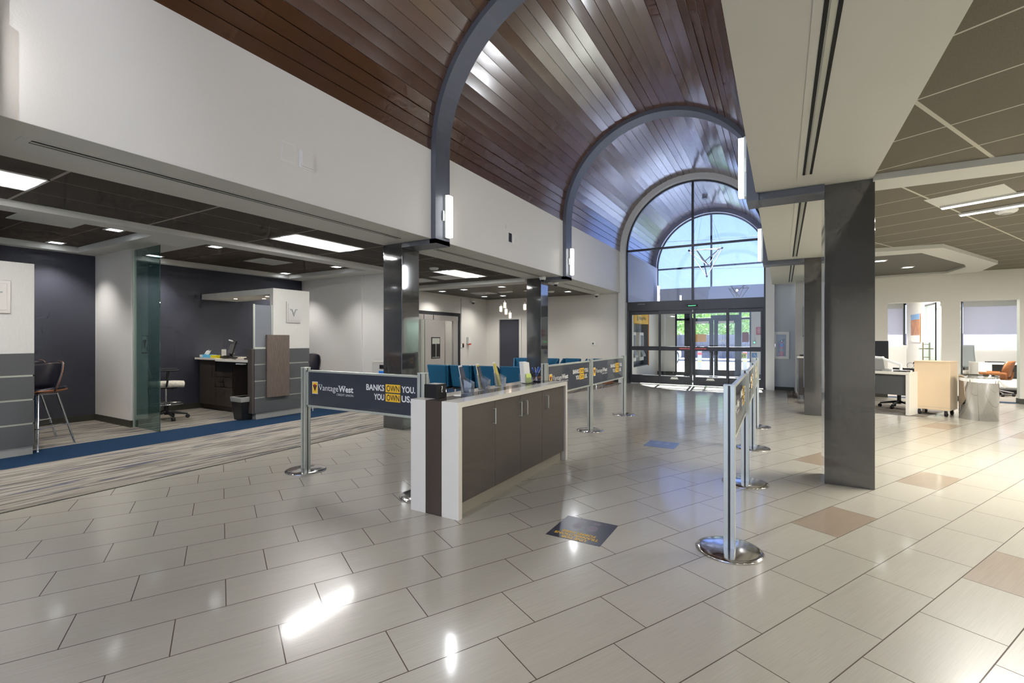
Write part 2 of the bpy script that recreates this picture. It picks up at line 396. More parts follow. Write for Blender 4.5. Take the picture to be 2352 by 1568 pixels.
def tag(o, label, cat, group=None):
    o['label'] = label; o['category'] = cat
    if group: o['group'] = group
    return o
def thing(name, label, cat, loc=(0, 0, 0), rz=0, group=None):
    o = bpy.data.objects.new(name, None); COL.objects.link(o); o.location = loc; o.rotation_euler = (0, 0, rz)
    o.empty_display_size = .1
    return tag(o, label, cat, group)
def struct(o):
    o['kind'] = 'structure'; return o
def dup(r0, loc, rz=None, label=None, group=None):
    def cp(o, par):
        c = o.copy(); COL.objects.link(c)
        if par: c.parent = par
        for ch in list(o.children): cp(ch, c)
        return c
    r = cp(r0, None); r.location = loc
    if rz is not None: r.rotation_euler = (0, 0, rz)
    if label: r['label'] = label
    if group: r['group'] = group
    return r
def text(name, s, size, m, parent, org, xd, yd, xs=1.0, align='LEFT', ext=.0006, bold=0.0, shear=0):
    """lettering as a flat mesh; org is in the parent's own coordinates"""
    cu = bpy.data.curves.new(name, 'FONT'); cu.body = s; cu.size = size; cu.align_x = align; cu.extrude = ext; cu.offset = bold; cu.shear = shear
    cu.resolution_u = 3
    t = bpy.data.objects.new(name, cu); COL.objects.link(t)
    dg = bpy.context.evaluated_depsgraph_get(); me = bpy.data.meshes.new_from_object(t.evaluated_get(dg))
    bpy.data.objects.remove(t); bpy.data.curves.remove(cu)
    xd = Vector(xd).normalized(); yd = Vector(yd).normalized(); z = xd.cross(yd)
    M = Matrix(((xd.x * xs, yd.x, z.x, org[0]), (xd.y * xs, yd.y, z.y, org[1]), (xd.z * xs, yd.z, z.z, org[2]), (0, 0, 0, 1)))
    me.transform(M); me.materials.clear(); me.materials.append(MATS[m])
    o = bpy.data.objects.new(name, me); COL.objects.link(o)
    if parent: o.parent = parent
    return o
# ================================================================ STRUCTURE
SOF = 2.725      # underside of the nave soffits
CL = 2.75        # tile ceilings left
GZ = 2.68        # plaster frames left
CR = 2.76        # tile ceiling right
YB = -5.2        # back end of the hall
YE = 13.95       # end wall / door wall
XL, XR = -4.24, -0.22

def S(name, mb, m, bev=0): return struct(mb.obj(name, m, bev=bev))
# floors
S('floor', MB().add([(-5.13, YB, 0), (9, YB, 0), (9, 18.2, 0), (-4.12, 18.2, 0), (-4.12, 12.6, 0), (-4.45, 10.6, 0), (-4.7, 9.9, 0), (-5.13, 9.4, 0)], [tuple(range(8))]), 'floor_tile')
S('floor_carpet_left', MB().add([(-10.2, YB, 0), (-5.13, YB, 0), (-5.13, 9.4, 0), (-4.7, 9.9, 0), (-4.45, 10.6, 0), (-4.12, 12.6, 0), (-4.12, 14.3, 0), (-12.5, 14.3, 0), (-12.5, 7.4, 0), (-10.2, 7.4, 0)], [tuple(range(10))]), 'carpet_left')
S('floor_carpet_desk', MB().add([(.75, 10.95, .004), (1.44, 10.50, .004), (1.86, 10.37, .004), (2.11, 10.45, .004), (2.78, 11.76, .004), (3.1, 13.4, .004), (.75, 13.4, .004)], [tuple(range(7))]), 'carpet_right')
S('floor_carpet_office', MB().box(.75, 9, 13.36, 17.6, -.02, .006), 'carpet_office')
S('floor_ground_outside', MB().box(-60, 60, 18.2, 120, -.25, -.03), 'asphalt')
S('trim_carpet_edge', MB().box(-5.137, -5.125, YB, 9.4, 0, .005), 'dark_base')

# vault: 30 flat planks, each tilted a hair, with a fine reveal between them
def vault(name, y0, y1):
    mb = MB(); rr = random.Random(11)
    for i in range(NPL):
        a0 = pi * i / NPL + .0016; a1 = pi * (i + 1) / NPL - .0016; t = rr.uniform(-.0055, .0055)
        R0, R1 = VR + t, VR - t
        P = [(VX + R0 * cos(a0), VZ + R0 * sin(a0)), (VX + R1 * cos(a1), VZ + R1 * sin(a1))]
        Q = [(VX + (VR + .03) * cos(a0), VZ + (VR + .03) * sin(a0)), (VX + (VR + .03) * cos(a1), VZ + (VR + .03) * sin(a1))]
        vs = [(P[0][0], y0, P[0][1]), (P[1][0], y0, P[1][1]), (P[1][0], y1, P[1][1]), (P[0][0], y1, P[0][1]),
              (Q[0][0], y0, Q[0][1]), (Q[1][0], y0, Q[1][1]), (Q[1][0], y1, Q[1][1]), (Q[0][0], y1, Q[0][1])]
        mb.add(vs, [(0, 1, 2, 3), (4, 7, 6, 5), (0, 3, 7, 4), (1, 5, 6, 2), (0, 4, 5, 1), (3, 2, 6, 7)])
    # roof skin behind the planks
    K = 30; ro = VR + .12
    A = [(VX + ro * cos(pi * i / K), VZ + ro * sin(pi * i / K)) for i in range(K + 1)]; ri = VR + .03
    Bq = [(VX + ri * cos(pi * i / K), VZ + ri * sin(pi * i / K)) for i in range(K + 1)]
    for i in range(K):
        mb.add([(A[i][0], y0, A[i][1]), (A[i + 1][0], y0, A[i + 1][1]), (A[i + 1][0], y1, A[i + 1][1]), (A[i][0], y1, A[i][1])], [(0, 3, 2, 1)])
        mb.add([(Bq[i][0], y0, Bq[i][1]), (Bq[i + 1][0], y0, Bq[i + 1][1]), (Bq[i + 1][0], y1, Bq[i + 1][1]), (Bq[i][0], y1, Bq[i][1])], [(0, 1, 2, 3)])
    return S(name, mb, 'vault_wood')
vault('ceiling_vault', YB, 13.93)
vault('ceiling_vault_vestibule', 14.10, 18.0)

# nave side walls above the soffits, and the soffits
S('wall_left', MB().box(XL - .12, XL, YB, YE - .06, SOF + .004, VZ + .02), 'white_wall')
S('wall_right', MB().box(XR, XR + .12, YB, YE, SOF + .014, VZ + .02), 'white_wall')
S('ceiling_soffit_left', MB().box(-5.155, XL, YB, YE, SOF, SOF + .0035).box(-5.155, XL - .125, YB, YE, SOF + .0035, SOF + .11), 'gyp_white')
S('ceiling_soffit_right', MB().box(XR, .69, YB, YE, SOF + .01, SOF + .0135).box(XR + .125, .69, YB, YE, SOF + .0135, SOF + .12), 'gyp_white')
# tile ceilings
S('ceiling_left', MB().box(-6.86, -5.155, YB, 9.5, CL, CL + .06), 'ceiling_tile_left')
S('ceiling_left_rear', MB().box(-9.12, -6.86, 7.25, 9.5, CL, CL + .06), 'ceiling_tile_left')
S('ceiling_waiting', MB().box(-9.12, -5.155, 9.96, YE, CL - .03, CL + .05), 'dark_paint_ceiling')
# plaster frame over the teller bays with two recessed trays
def plate(mb, x0, x1, y0, y1, holes, z0, z1):
    xs = sorted({x0, x1, *[h[0] for h in holes], *[h[1] for h in holes]}); ys = sorted({y0, y1, *[h[2] for h in holes], *[h[3] for h in holes]})
    for a, b in zip(xs[:-1], xs[1:]):
        for c, d in zip(ys[:-1], ys[1:]):
            mx, my = (a + b) / 2, (c + d) / 2
            if not any(h[0] < mx < h[1] and h[2] < my < h[3] for h in holes): mb.box(a, b, c, d, z0, z1)
TR = [(-9.56, -7.12, -1.3, 2.93), (-9.58, -7.13, 3.59, 6.56)]
mb = MB(); plate(mb, -9.75, -6.84, YB, 7.25, TR, GZ, 2.765); S('ceiling_frame_left', mb, 'gyp_white')
S('ceiling_tray', MB().box(-9.7, -6.9, YB + .1, 7.2, 2.765, 2.86), 'ceiling_tile_tray')
S('ceiling_beam_left', MB().box(-9.12, -5.155, 9.5, 9.96, 2.66, 2.80), 'gyp_white')
# left room walls
S('wall_navy', MB().box(-9.87, -9.75, YB, 7.0, 0, GZ + .02), 'navy_wall')
S('wall_fin', MB().box(-9.75, -8.47, 3.2, 3.42, 0, GZ + .01), 'white_wall')
S('wall_bay_end', MB().box(-9.87, -7.76, 7.0, 7.12, 0, GZ + .02).box(-7.76, -6.9, 7.04, 7.12, 0, CL).box(-9.87, -9.12, 7.12, 7.3, 0, CL), 'white_wall')
S('wall_vault', MB().box(-9.24, -9.12, 7.1, 10.12, 0, CL).box(-9.24, -9.12, 12.34, YE, 0, CL).box(-9.24, -9.12, 10.12, 12.34, 2.16, CL), 'warm_wall')
mb = MB(); mb.box(-9.24, -8.60, YE, YE + .14, 0, CL).box(-7.76, -4.12, YE, YE + .14, 0, CL).box(-8.60, -7.76, YE, YE + .14, 2.02, CL); S('wall_end', mb, 'warm_wall')
S('wall_back', MB().box(-9.9, -4.9, YB - .15, YB, 0, 2.9).box(.5, 9, YB - .15, YB, 0, 2.9), 'warm_wall')  # unseen; gap across the nave lets sky light in
S('baseboard_navy', MB().box(-9.75, -9.735, YB, 3.2, 0, .1).box(-9.75, -9.735, 3.42, 7.0, 0, .1), 'dark_base')
S('baseboard_fin', MB().box(-9.75, -8.47, 3.185, 3.2, 0, .1).box(-8.47, -8.455, 3.185, 3.42, 0, .1), 'dark_base')
S('baseboard_left', MB().box(-9.75, -6.9, 6.985, 7.0, 0, .1), 'dark_base')
S('baseboard_end', MB().box(-9.12, -8.66, YE - .015, YE, 0, .1).box(-7.7, -4.1, YE - .015, YE, 0, .1).box(-9.12, -9.105, 12.45, YE, 0, .1), 'dark_base')
# dark door in the end wall
S('door_1', MB().box(-8.58, -7.78, YE + .03, YE + .08, 0.01, 2.0), 'navy_wall')
S('trim_door_frame', MB().box(-8.66, -8.58, YE - .03, YE + .1, 0, 2.08).box(-7.78, -7.70, YE - .03, YE + .1, 0, 2.08).box(-8.58, -7.78, YE - .03, YE + .1, 2.0, 2.08), 'warm_wall')

# right side
S('ceiling_right', MB().box(.69, 9, YB, 5.10, CR, CR + .06), 'ceiling_tile_right')
S('ceiling_right_rear', MB().box(.69, 9, 5.46, 13.4, CR, CR + .06), 'ceiling_tile_right_b')
S('ceiling_beam_right', MB().box(.69, 9, 5.10, 5.46, CR - .055, CR + .04), 'gyp_white')
# hanging faceted plaster frame with a dark inset
def ring(o, i, z0, z1, name, m):
    mb = MB(); k = len(o)
    for a in range(k):
        b = (a + 1) % k; mb.prism([o[a], o[b], i[b], i[a]], z0, z1)
    return S(name, mb, m)
fo = [(.69, 9.22), (2.10, 9.34), (3.42, 11.84), (3.50, 13.05), (3.05, 13.4), (.69, 13.4)]
fi = [(.69, 9.80), (1.93, 9.74), (2.92, 11.66), (3.04, 12.05), (2.98, 13.0), (.69, 13.38)]
ring(fo[:], fi[:], 2.70, CR + .01, 'ceiling_frame_right', 'gyp_white')
S('ceiling_inset_right', MB().prism([(x, y) for x, y in fi], CR - .02, CR - .005), 'dark_paint_ceiling')
OW = 13.4
S('wall_office', MB().box(.285, 2.07, OW, OW + .14, 0, CR + .02).box(2.99, 3.29, OW, OW + .14, 0, CR + .02).box(4.19, 9, OW, OW + .14, 0, CR + .02)
  .box(2.07, 2.99, OW, OW + .14, 2.14, CR + .02).box(3.29, 4.19, OW, OW + .14, 2.14, CR + .02), 'warm_wall')
S('wall_entry', MB().box(-.36, -.13, YE, YE + .14, 0, VZ).box(.095, 1.2, YE, YE + .14, 0, SOF + .1).box(-.13, .095, YE, YE + .14, 0, .865).box(-.13, .095, YE, YE + .14, 1.455, SOF + .1).box(-.13, .095, YE + .136, YE + .14, .865, 1.455), 'entry_wall')
S('wall_office_side', MB().box(3.08, 3.16, OW + .14, 17.2, 0, 2.8).box(6.6, 6.7, OW + .14, 17.2, 0, 2.8).box(1.1, 1.2, OW + .14, 17.2, 0, 2.8), 'white_wall')
S('ceiling_office', MB().box(1.1, 6.7, OW + .1, 17.4, 2.6, 2.7), 'gyp_white')
S('wall_office_rear', MB().box(1.2, 3.08, 17.2, 17.35, 0, 1.15).box(3.16, 6.6, 17.2, 17.35, 0, 1.06).box(1.2, 6.6, 17.2, 17.35, 2.34, 2.7).box(1.2, 1.6, 17.2, 17.35, 1.06, 2.4).box(5.6, 6.6, 17.2, 17.35, 1.0, 2.4), 'white_wall')
S('wall_east', MB().box(9, 9.12, YB, OW + .1, 0, 2.85), 'warm_wall')
S('baseboard_office', MB().box(.75, 2.07, OW - .015, OW, 0, .11).box(2.99, 3.29, OW - .015, OW, 0, .11).box(4.19, 9, OW - .015, OW, 0, .11).box(4.175, 4.19, OW - .015, OW + .14, 0, .11), 'dark_base')
S('baseboard_entry', MB().box(-.345, .27, YE - .015, YE, 0, .09), 'dark_base')
S('trim_added_overhang', MB().box(1.2, 6.6, 17.35, 18.1, 2.42, 2.5), 'stucco')  # unseen overhang, added to shade the upper part of the office blinds

# unseen back corner; hall end has no window, left open for sky light
S('wall_left_rear', MB().box(-10, -9.87, YB, YB + .1, 0, 2.9), 'warm_wall')

# white arch rim and vestibule shell
def arch(name, y0, y1, ri, ro, z0, m, st=True, seg=48, parent=None, xi=None):
    """legs from z0 up to the springing, then a half ring"""
    mb = MB(); P = []; 
    inner = [(VX + ri, z0)] + [(VX + ri * cos(pi * i / seg), VZ + ri * sin(pi * i / seg)) for i in range(seg + 1)] + [(VX - ri, z0)]
    outer = [(VX + ro, z0)] + [(VX + ro * cos(pi * i / seg), VZ + ro * sin(pi * i / seg)) for i in range(seg + 1)] + [(VX - ro, z0)]
    k = len(inner)
    for i in range(k - 1):
        a, b, c, d = inner[i], inner[i + 1], outer[i + 1], outer[i]
        mb.add([(a[0], y0, a[1]), (b[0], y0, b[1]), (b[0], y1, b[1]), (a[0], y1, a[1])], [(0, 1, 2, 3)], True)
        mb.add([(d[0], y0, d[1]), (c[0], y0, c[1]), (c[0], y1, c[1]), (d[0], y1, d[1])], [(3, 2, 1, 0)], True)
        mb.add([(a[0], y0, a[1]), (b[0], y0, b[1]), (c[0], y0, c[1]), (d[0], y0, d[1])], [(0, 3, 2, 1)])
        mb.add([(a[0], y1, a[1]), (b[0], y1, b[1]), (c[0], y1, c[1]), (d[0], y1, d[1])], [(0, 1, 2, 3)])
    for (a, d) in ((inner[0], outer[0]), (inner[-1], outer[-1])):
        mb.add([(a[0], y0, a[1]), (d[0], y0, d[1]), (d[0], y1, d[1]), (a[0], y1, a[1])], [(0, 1, 2, 3)])
    return mb
S('trim_arch_entry', arch('', 13.84, 14.14, 1.86, 2.06, 0, 'white_rim'), 'white_rim')
S('trim_arch_outer', arch('', 17.86, 18.14, 1.86, 2.06, 2.4, 'white_rim'), 'white_rim')
S('wall_vestibule_left', MB().box(-4.25, -4.07, 14.14, 14.72, 0, VZ + .02).box(-4.25, -4.07, 16.56, 18.1, 0, VZ + .02).box(-4.25, -4.07, 14.72, 16.56, 2.18, VZ + .02).box(-4.25, -4.07, 14.72, 16.56, 0, .42).box(-4.4, -4.36, 14.5, 16.8, 0, 2.4), 'stucco')
S('wall_vestibule_right', MB().box(-.38, -.22, 14.14, 18.1, 0, VZ + .02), 'stucco')
# outer front wall: opening for the storefront, opening for the arched window
mb = MB(); mb.box(-4.6, -3.42, 18.0, 18.14, 0, 3.2).box(-.92, .3, 18.0, 18.14, 0, 3.2).box(-3.42, -.92, 18.0, 18.14, 2.3, 3.2)
S('wall_front', mb, 'stucco')
S('baseboard_vestibule', MB().box(-.92, -.38, 17.98, 18.0, 0, .12).box(-4.07, -3.42, 17.98, 18.0, 0, .12), 'dark_base')

# arched window over the doors
def archwin(name, y, zs, bars, frame='dark_alu', r=1.86, glassn='glass_clear', refl=None):
    fr = arch('', y - .035, y + .035, r - .045, r + .01, zs, frame)
    for z in bars: fr.box(VX - (r if z < VZ else sqrt(max(0, r * r - (z - VZ) ** 2))), VX + (r if z < VZ else sqrt(max(0, r * r - (z - VZ) ** 2))), y - .035, y + .035, z - .028, z + .028)
    fr.box(VX + .04 - .03, VX + .04 + .03, y - .04, y + .04, zs, VZ + r - .01)
    o = S(name, fr, frame)
    k = 40; pts = [(VX + (r - .02) * cos(pi * i / k), VZ + (r - .02) * sin(pi * i / k)) for i in range(k + 1)]
    poly = [(VX - (r - .02), zs)] + [(VX + (r - .02), zs)] + pts
    pn = MB().prism(poly, y - .004, y + .004, lambda a, b, c: (a, c, b)).obj('glass_pane', glassn, o)
    return o
archwin('window_1', 14.02, 2.43, [3.98], glassn='glass_upper')
archwin('window_2', 18.03, 3.2, [3.93])

# entrance doors (fixed side lights, two sliding leaves)
def leaf(mb, x0, x1, y0, y1, z0=.02, z1=2.15, st=.06, top=.1, bot=.24, mid=(.99, 1.11)):
    mb.box(x0, x0 + st, y0, y1, z0, z1).box(x1 - st, x1, y0, y1, z0, z1).box(x0 + st, x1 - st, y0, y1, z0, z0 + bot).box(x0 + st, x1 - st, y0, y1, z1 - top, z1)
    if mid: mb.box(x0 + st, x1 - st, y0, y1, mid[0], mid[1])
    return mb
fr = S('door_2', MB().box(-4.05, -.36, 13.93, 14.09, 2.15, 2.43).box(-4.05, -3.98, 13.93, 14.09, 0, 2.15).box(-.43, -.36, 13.93, 14.09, 0, 2.15), 'dark_alu', bev=.004)
for (a, b, dy, nm) in ((-3.98, -3.075, .04, 'side_light'), (-1.31, -.43, .04, 'side_light'), (-3.12, -2.20, 0, 'sliding_leaf'), (-2.17, -1.26, 0, 'sliding_leaf')):
    L = leaf(MB(), a, b, 13.95 + dy, 13.99 + dy).obj(nm, 'dark_alu', fr, bev=.003)
    MB().box(a + .05, b - .05, 13.967 + dy, 13.973 + dy, .2, 2.1).obj('glass_pane', 'glass_clear', L)
for x0, x1 in ((-2.55, -2.25), (-2.12, -1.82)):
    st_ = MB().box(x0, x1, 13.944, 13.95, 1.035, 1.07).obj('push_sticker', 'logo_red', fr)
    text('push_sticker_letters', 'IN EMERGENCY PUSH TO OPEN', .022, 'text_white', st_, ((x0 + x1) / 2, 13.943, 1.045), (1, 0, 0), (0, 0, 1), .85, 'CENTER')
for x in (-2.68, -1.72): MB().box(x - .11, x + .11, 13.944, 13.95, .17, .19).box(x - .09, x + .09, 13.944, 13.95, .195, .225).obj('warning_sticker', 'text_white', fr)
MB().obox((-2.19, 13.90, 2.27), .28, .06, .06).obj('door_sensor', 'black', fr, bev=.01)
MB().obox((-2.19, 13.868, 2.262), .2, .005, .01).obj('sensor_light', 'green_led', fr)
text('header_letters', 'AUTOMATIC DOOR', .03, 'text_white', fr, (-3.62, 13.925, 2.35), (1, 0, 0), (0, 0, 1), .8, 'CENTER')
# outer storefront
fr = S('door_3', MB().box(-3.42, -.92, 17.98, 18.06, 2.24, 2.3).box(-3.42, -.92, 17.98, 18.06, 2.0, 2.08).box(-3.42, -3.37, 17.98, 18.06, 0, 2.3).box(-.97, -.92, 17.98, 18.06, 0, 2.3).box(-3.10, -2.92, 17.98, 18.06, 0, 2.3).box(-1.30, -1.22, 17.98, 18.06, 0, 2.3)
      .box(-3.37, -3.10, 17.98, 18.06, 0, .12).box(-1.22, -.97, 17.98, 18.06, 0, .12), 'dark_alu', bev=.003)
for a, b in ((-2.92, -2.12), (-2.10, -1.30)):
    L = leaf(MB(), a, b, 18.0, 18.045, .01, 2.0, .13, .12, .22, None).obj('door_leaf', 'dark_alu', fr, bev=.003)
    MB().box(a + .1, b - .1, 18.02, 18.026, .2, 1.9).obj('glass_pane', 'glass_clear', L)
    MB().obox(((a + b) / 2, 17.97, 1.93), .5, .05, .07).obj('door_closer', 'plastic_white', fr, bev=.01)
MB().box(-3.37, -3.1, 18.02, 18.026, .1, 2.02).box(-1.22, -.97, 18.02, 18.026, .1, 2.02).box(-3.37, -.97, 18.02, 18.026, 2.06, 2.26).obj('glass_pane', 'glass_clear', fr)
MB().box(-2.2, -1.24, 17.93, 17.98, 2.03, 2.17).obj('door_operator', 'dark_alu', fr, bev=.01)
# glass side windows of the offices, with frames
w3 = S('window_3', MB().box(1.6, 3.08, 17.22, 17.3, 1.13, 1.17).box(1.6, 3.08, 17.22, 17.3, 2.30, 2.34).box(2.99, 3.06, 17.22, 17.3, 1.1, 2.34), 'dark_alu')
MB().box(1.6, 3.06, 17.26, 17.266, 1.15, 2.32).obj('glass_pane', 'glass_clear', w3)
w4 = S('window_4', MB().box(3.2, 5.6, 17.22, 17.3, 1.04, 1.08).box(3.2, 5.6, 17.22, 17.3, 2.30, 2.34).box(4.2, 4.27, 17.22, 17.3, 1.06, 2.34), 'dark_alu')
MB().box(3.2, 5.6, 17.26, 17.266, 1.06, 2.32).obj('glass_pane', 'glass_clear', w4)
# ================================================================ COLUMNS, ARCHES, LIGHTING
for i, (x0, y0, lab) in enumerate([(-5.158, 5.075, 'polished dark square column on the left, nearest, behind the queue sign'), (-5.158, 9.60, 'polished dark square column on the left, farther one, by the blue chairs'),
                                   (.336, 5.135, 'polished dark square column on the right, nearest and largest'), (.336, 9.61, 'polished dark square column on the right, farther one'),
                                   (-5.158, .57, 'polished dark square column beside the camera on the left'), (.336, .62, 'polished dark square column beside the camera on the right')]):
    o = MB().box(x0, x0 + .37, y0, y0 + .37, 0, SOF + (.01 if x0 > 0 else 0)).obj('column', 'column_stone', bev=.004)
    tag(o, lab, 'column', 'dark columns along the hall')
ARCHY = [(5.07, 'dark grey steel arch rib spanning the hall, nearest one seen whole'), (9.59, 'dark grey steel arch rib spanning the hall, middle one under the vault'), (.57, 'dark grey steel arch rib at the left picture edge')]
for y, lab in ARCHY:
    t = thing('arch_rib', lab, 'arch', (VX, y, 2.66), group='steel arch ribs under the vault')
    mb = arch('', y, y + .32, 1.93, 2.035, 2.66, '', seg=64); mb.v = [a - Vector((VX, y, 2.66)) for a in mb.v]; mb.obj('arch_band', 'arch_metal', t)
    MB(t).box(-4.79, -4.16, y, y + .32, 2.655, 2.723).obj('bracket', 'arch_metal', t)
    MB(t).box(-.30, .336, y + .02, y + .32, 2.665, 2.733).obj('bracket', 'arch_metal', t)
def sconce(x, y, s, lab):
    t = thing('wall_sconce', lab, 'light', (x, y, 2.76), group='vertical light bars on the arch legs')
    MB().box(0, s * .035, -.05, .05, .0, .61).box(0, s * .02, -.085, -.04, .24, .38).obj('housing', 'alu', t, bev=.003)
    MB().box(s * .035, s * .085, -.052, .052, .012, .598).obj('diffuser', 'lamp_white', t, bev=.004)
    area_lamp('lamp', (s * .10, 0, .3), .58, .09, 20 if y > 6 else (13 if y > 2 else 6), (.91, .95, 1), (0, radians(-90 * s), 0), t)
for y, w in ((5.30, 'nearest arch'), (9.80, 'middle arch'), (.8, 'arch at the picture edge')):
    sconce(-4.16, y, 1, 'glowing white light bar on the left leg of the ' + w)
    sconce(-.30, y, -1, 'glowing white light bar on the right leg of the ' + w)
def slot(x, y0, y1, z, lab):
    t = thing('air_slot', lab, 'vent', (x, (y0 + y1) / 2, z), group='long slot vents in the soffits')
    MB(t).box(x - .075, x + .075, y0 - .06, y1 + .06, z - .004, z + .01).obj('frame', 'gyp_white', t)
    for dx in (-.026, .026): MB(t).box(x + dx - .009, x + dx + .009, y0, y1, z - .0065, z - .002).obj('slot', 'slot_black', t)
    MB(t).box(x - .01, x + .01, y0, y1, z - .009, z - .004).obj('blade', 'alu', t)
slot(-4.605, 1.15, 4.83, SOF, 'slot vent in the left soffit, nearest bay'); slot(-4.68, 5.7, 9.49, SOF, 'slot vent in the left soffit, middle bay'); slot(-4.76, 10.83, 13.1, SOF, 'slot vent in the left soffit, bay by the doors')
slot(.187, -1.0, 4.72, SOF + .01, 'slot vent in the right soffit, nearest bay overhead'); slot(.187, 5.6, 9.3, SOF + .01, 'slot vent in the right soffit, middle bay'); slot(.175, 10.3, 13.4, SOF + .01, 'slot vent in the right soffit, bay by the doors')
def plate(y0, y1, z0, z1, lab, m='white_wall', d=.006, nm='wall_plate'):
    t = thing(nm, lab, 'access panel', (XL, (y0 + y1) / 2, (z0 + z1) / 2), group='small panels on the white upper wall')
    MB(t).box(XL, XL + d, y0, y1, z0, z1).obj('cover', m, t, bev=.001)
    MB(t).box(XL, XL + d * .5, y0 - .012, y1 + .012, z0 - .012, z1 + .012).obj('rim', 'plastic_white', t)
plate(2.83, 2.96, 3.09, 3.26, 'flush white square panel on the near upper wall'); plate(3.03, 3.16, 3.08, 3.24, 'white square panel standing proud on the near upper wall', d=.03)
plate(7.10, 7.15, 3.28, 3.37, 'tiny white switch plate on the middle upper wall'); plate(7.2, 7.31, 3.07, 3.23, 'black open box on the middle upper wall', 'black'); plate(7.38, 7.53, 3.07, 3.22, 'white square panel beside the black open box')
plate(11.53, 11.9, 3.05, 3.23, 'white double panel on the upper wall by the doors')
def troffer(x0, x1, y0, y1, z, lab, pw):
    t = thing('ceiling_troffer', lab, 'light', ((x0 + x1) / 2, (y0 + y1) / 2, z), group='long recessed ceiling lights on the left')
    MB(t).box(x0, x1, y0, y0 + .02, z - .008, z + .01).box(x0, x1, y1 - .02, y1, z - .008, z + .01).box(x0, x0 + .02, y0, y1, z - .008, z + .01).box(x1 - .02, x1, y0, y1, z - .008, z + .01).obj('frame', 'plastic_white', t)
    xm = (x0 + x1) / 2
    MB(t).box(x0 + .02, xm - .07, y0 + .02, y1 - .02, z - .004, z - .001).box(xm + .07, x1 - .02, y0 + .02, y1 - .02, z - .004, z - .001).obj('reflector', 'lamp_lens', t)
    MB(t).prism([(xm - .07, 0), (xm - .05, -.006), (xm + .05, -.006), (xm + .07, 0)], y0 + .03, y1 - .03, lambda a, b, c: (a, c, z - .001 + b)).obj('diffuser', 'lamp_troffer', t)
troffer(-6.285, -5.68, .33, 1.55, CL, 'long bright ceiling light at the left picture edge', 44)
troffer(-6.285, -5.68, 3.99, 5.21, CL, 'long bright ceiling light above the queue sign, before the near column', 44)
troffer(-6.40, -5.79, 7.68, 8.9, CL, 'long bright ceiling light between the two left columns', 44)
troffer(-6.285, -5.68, -3.33, -2.11, CL, 'unseen long fill light added behind the camera', 44)  # out of view, added to raise the ambient light on the left
def airpanel(x0, x1, y0, y1, z, lab, m='gyp_white'):
    t = tag(MB().box(x0, x1, y0, y1, z - .008, z + .004).obj('ceiling_panel', m, bev=.002), lab, 'ceiling panel', 'white panels in the dark ceilings')
airpanel(-7.01, -6.41, 8.3, 8.9, CL, 'white square ceiling panel beside the light between the left columns'); airpanel(-7.9, -7.3, 8.4, 9.0, CL, 'white square ceiling panel at the right side of the near left column')
airpanel(-7.97, -7.38, 1.78, 2.37, 2.765, 'white square ceiling panel in the near tray'); airpanel(-8.58, -7.98, 4.95, 5.54, 2.765, 'white square ceiling panel in the tray above the teller desk')
def downlight(x, y, z, lab, pw, ang=105, grp='small square downlights'):
    t = thing('downlight', lab, 'light', (x, y, z), group=grp)
    MB().box(-.095, .095, -.095, -.07, -.006, .004).box(-.095, .095, .07, .095, -.006, .004).box(-.095, -.07, -.07, .07, -.006, .004).box(.07, .095, -.07, .07, -.006, .004).obj('trim_ring', 'plastic_white', t)
    MB().box(-.07, .07, -.07, .07, -.004, -.002).obj('lens', 'lamp_cool', t)
    spot_lamp('lamp', (0, 0, -.03), pw, ang, parent=t)
TZ = 2.765
for x, y, lab in [(-7.62, 2.70, 'square downlight in the near tray, front right'), (-9.38, 2.62, 'square downlight in the near tray, at the back by the navy wall'), (-7.65, 3.98, 'square downlight in the second tray, just right of the glass panel, nearer the hall'),
                  (-9.42, 3.92, 'square downlight in the second tray, at the back by the glass panel'), (-7.69, 6.30, 'square downlight in the second tray, far end nearer the hall'), (-9.42, 6.36, 'square downlight in the second tray, far back corner'),
                  (-7.62, .5, 'unseen square downlight added in the near tray out at the left'), (-9.38, .5, 'unseen square downlight added in the near tray out at the back left')]:  # these two are out of view, added as fill
    downlight(x, y, TZ, lab, 50 if x < -9 else 34)
for x, y, lab in [(-8.6, 10.79, 'square downlight over the vault front, leftmost'), (-7.76, 10.71, 'square downlight left of the square vent'), (-8.45, 12.8, 'square downlight in the back corner of the waiting area'), (-6.48, 10.64, 'square downlight left of the far column'),
                  (-7.79, 12.88, 'square downlight behind the glass pendants'), (-5.45, 12.7, 'square downlight right of the far column near the end wall')]:
    downlight(x, y, CL - .03, lab, 32, 135)
# ceiling vent, smoke detectors, domes
t = thing('ceiling_vent', 'white square air vent in the dark waiting-area ceiling', 'vent', (-7.85, 11.85, CL - .03))
for k in range(4):
    r = .3 - k * .07; mb = MB()
    for sx in (-1, 1): mb.box(sx * r, sx * (r - .03), -r, r, -.012 - k * .003, 0).box(-r, r, sx * r, sx * (r - .03), -.012 - k * .003, 0)
    mb.obj('louvre', 'plastic_white', t)
def smoke(x, y, z, lab):
    t = thing('smoke_detector', lab, 'smoke detector', (x, y, z), group='smoke detectors')
    MB().lathe([(0.001, -.045), (.05, -.045), (.085, -.028), (.095, -.012), (.095, 0)], seg=24).obj('body', 'plastic_white', t)
    MB().lathe([(.03, -.047), (.055, -.0445)], seg=20).box(-.04, .04, -.004, .004, -.048, -.044).obj('grille', 'plastic_grey', t)
smoke(-6.04, 7.31, CL, 'white smoke detector before the light between the left columns'); smoke(-5.84, 12.37, CL - .03, 'white smoke detector right of the far left column'); smoke(2.16, 7.25, CR, 'white smoke detector by the light strips on the right')
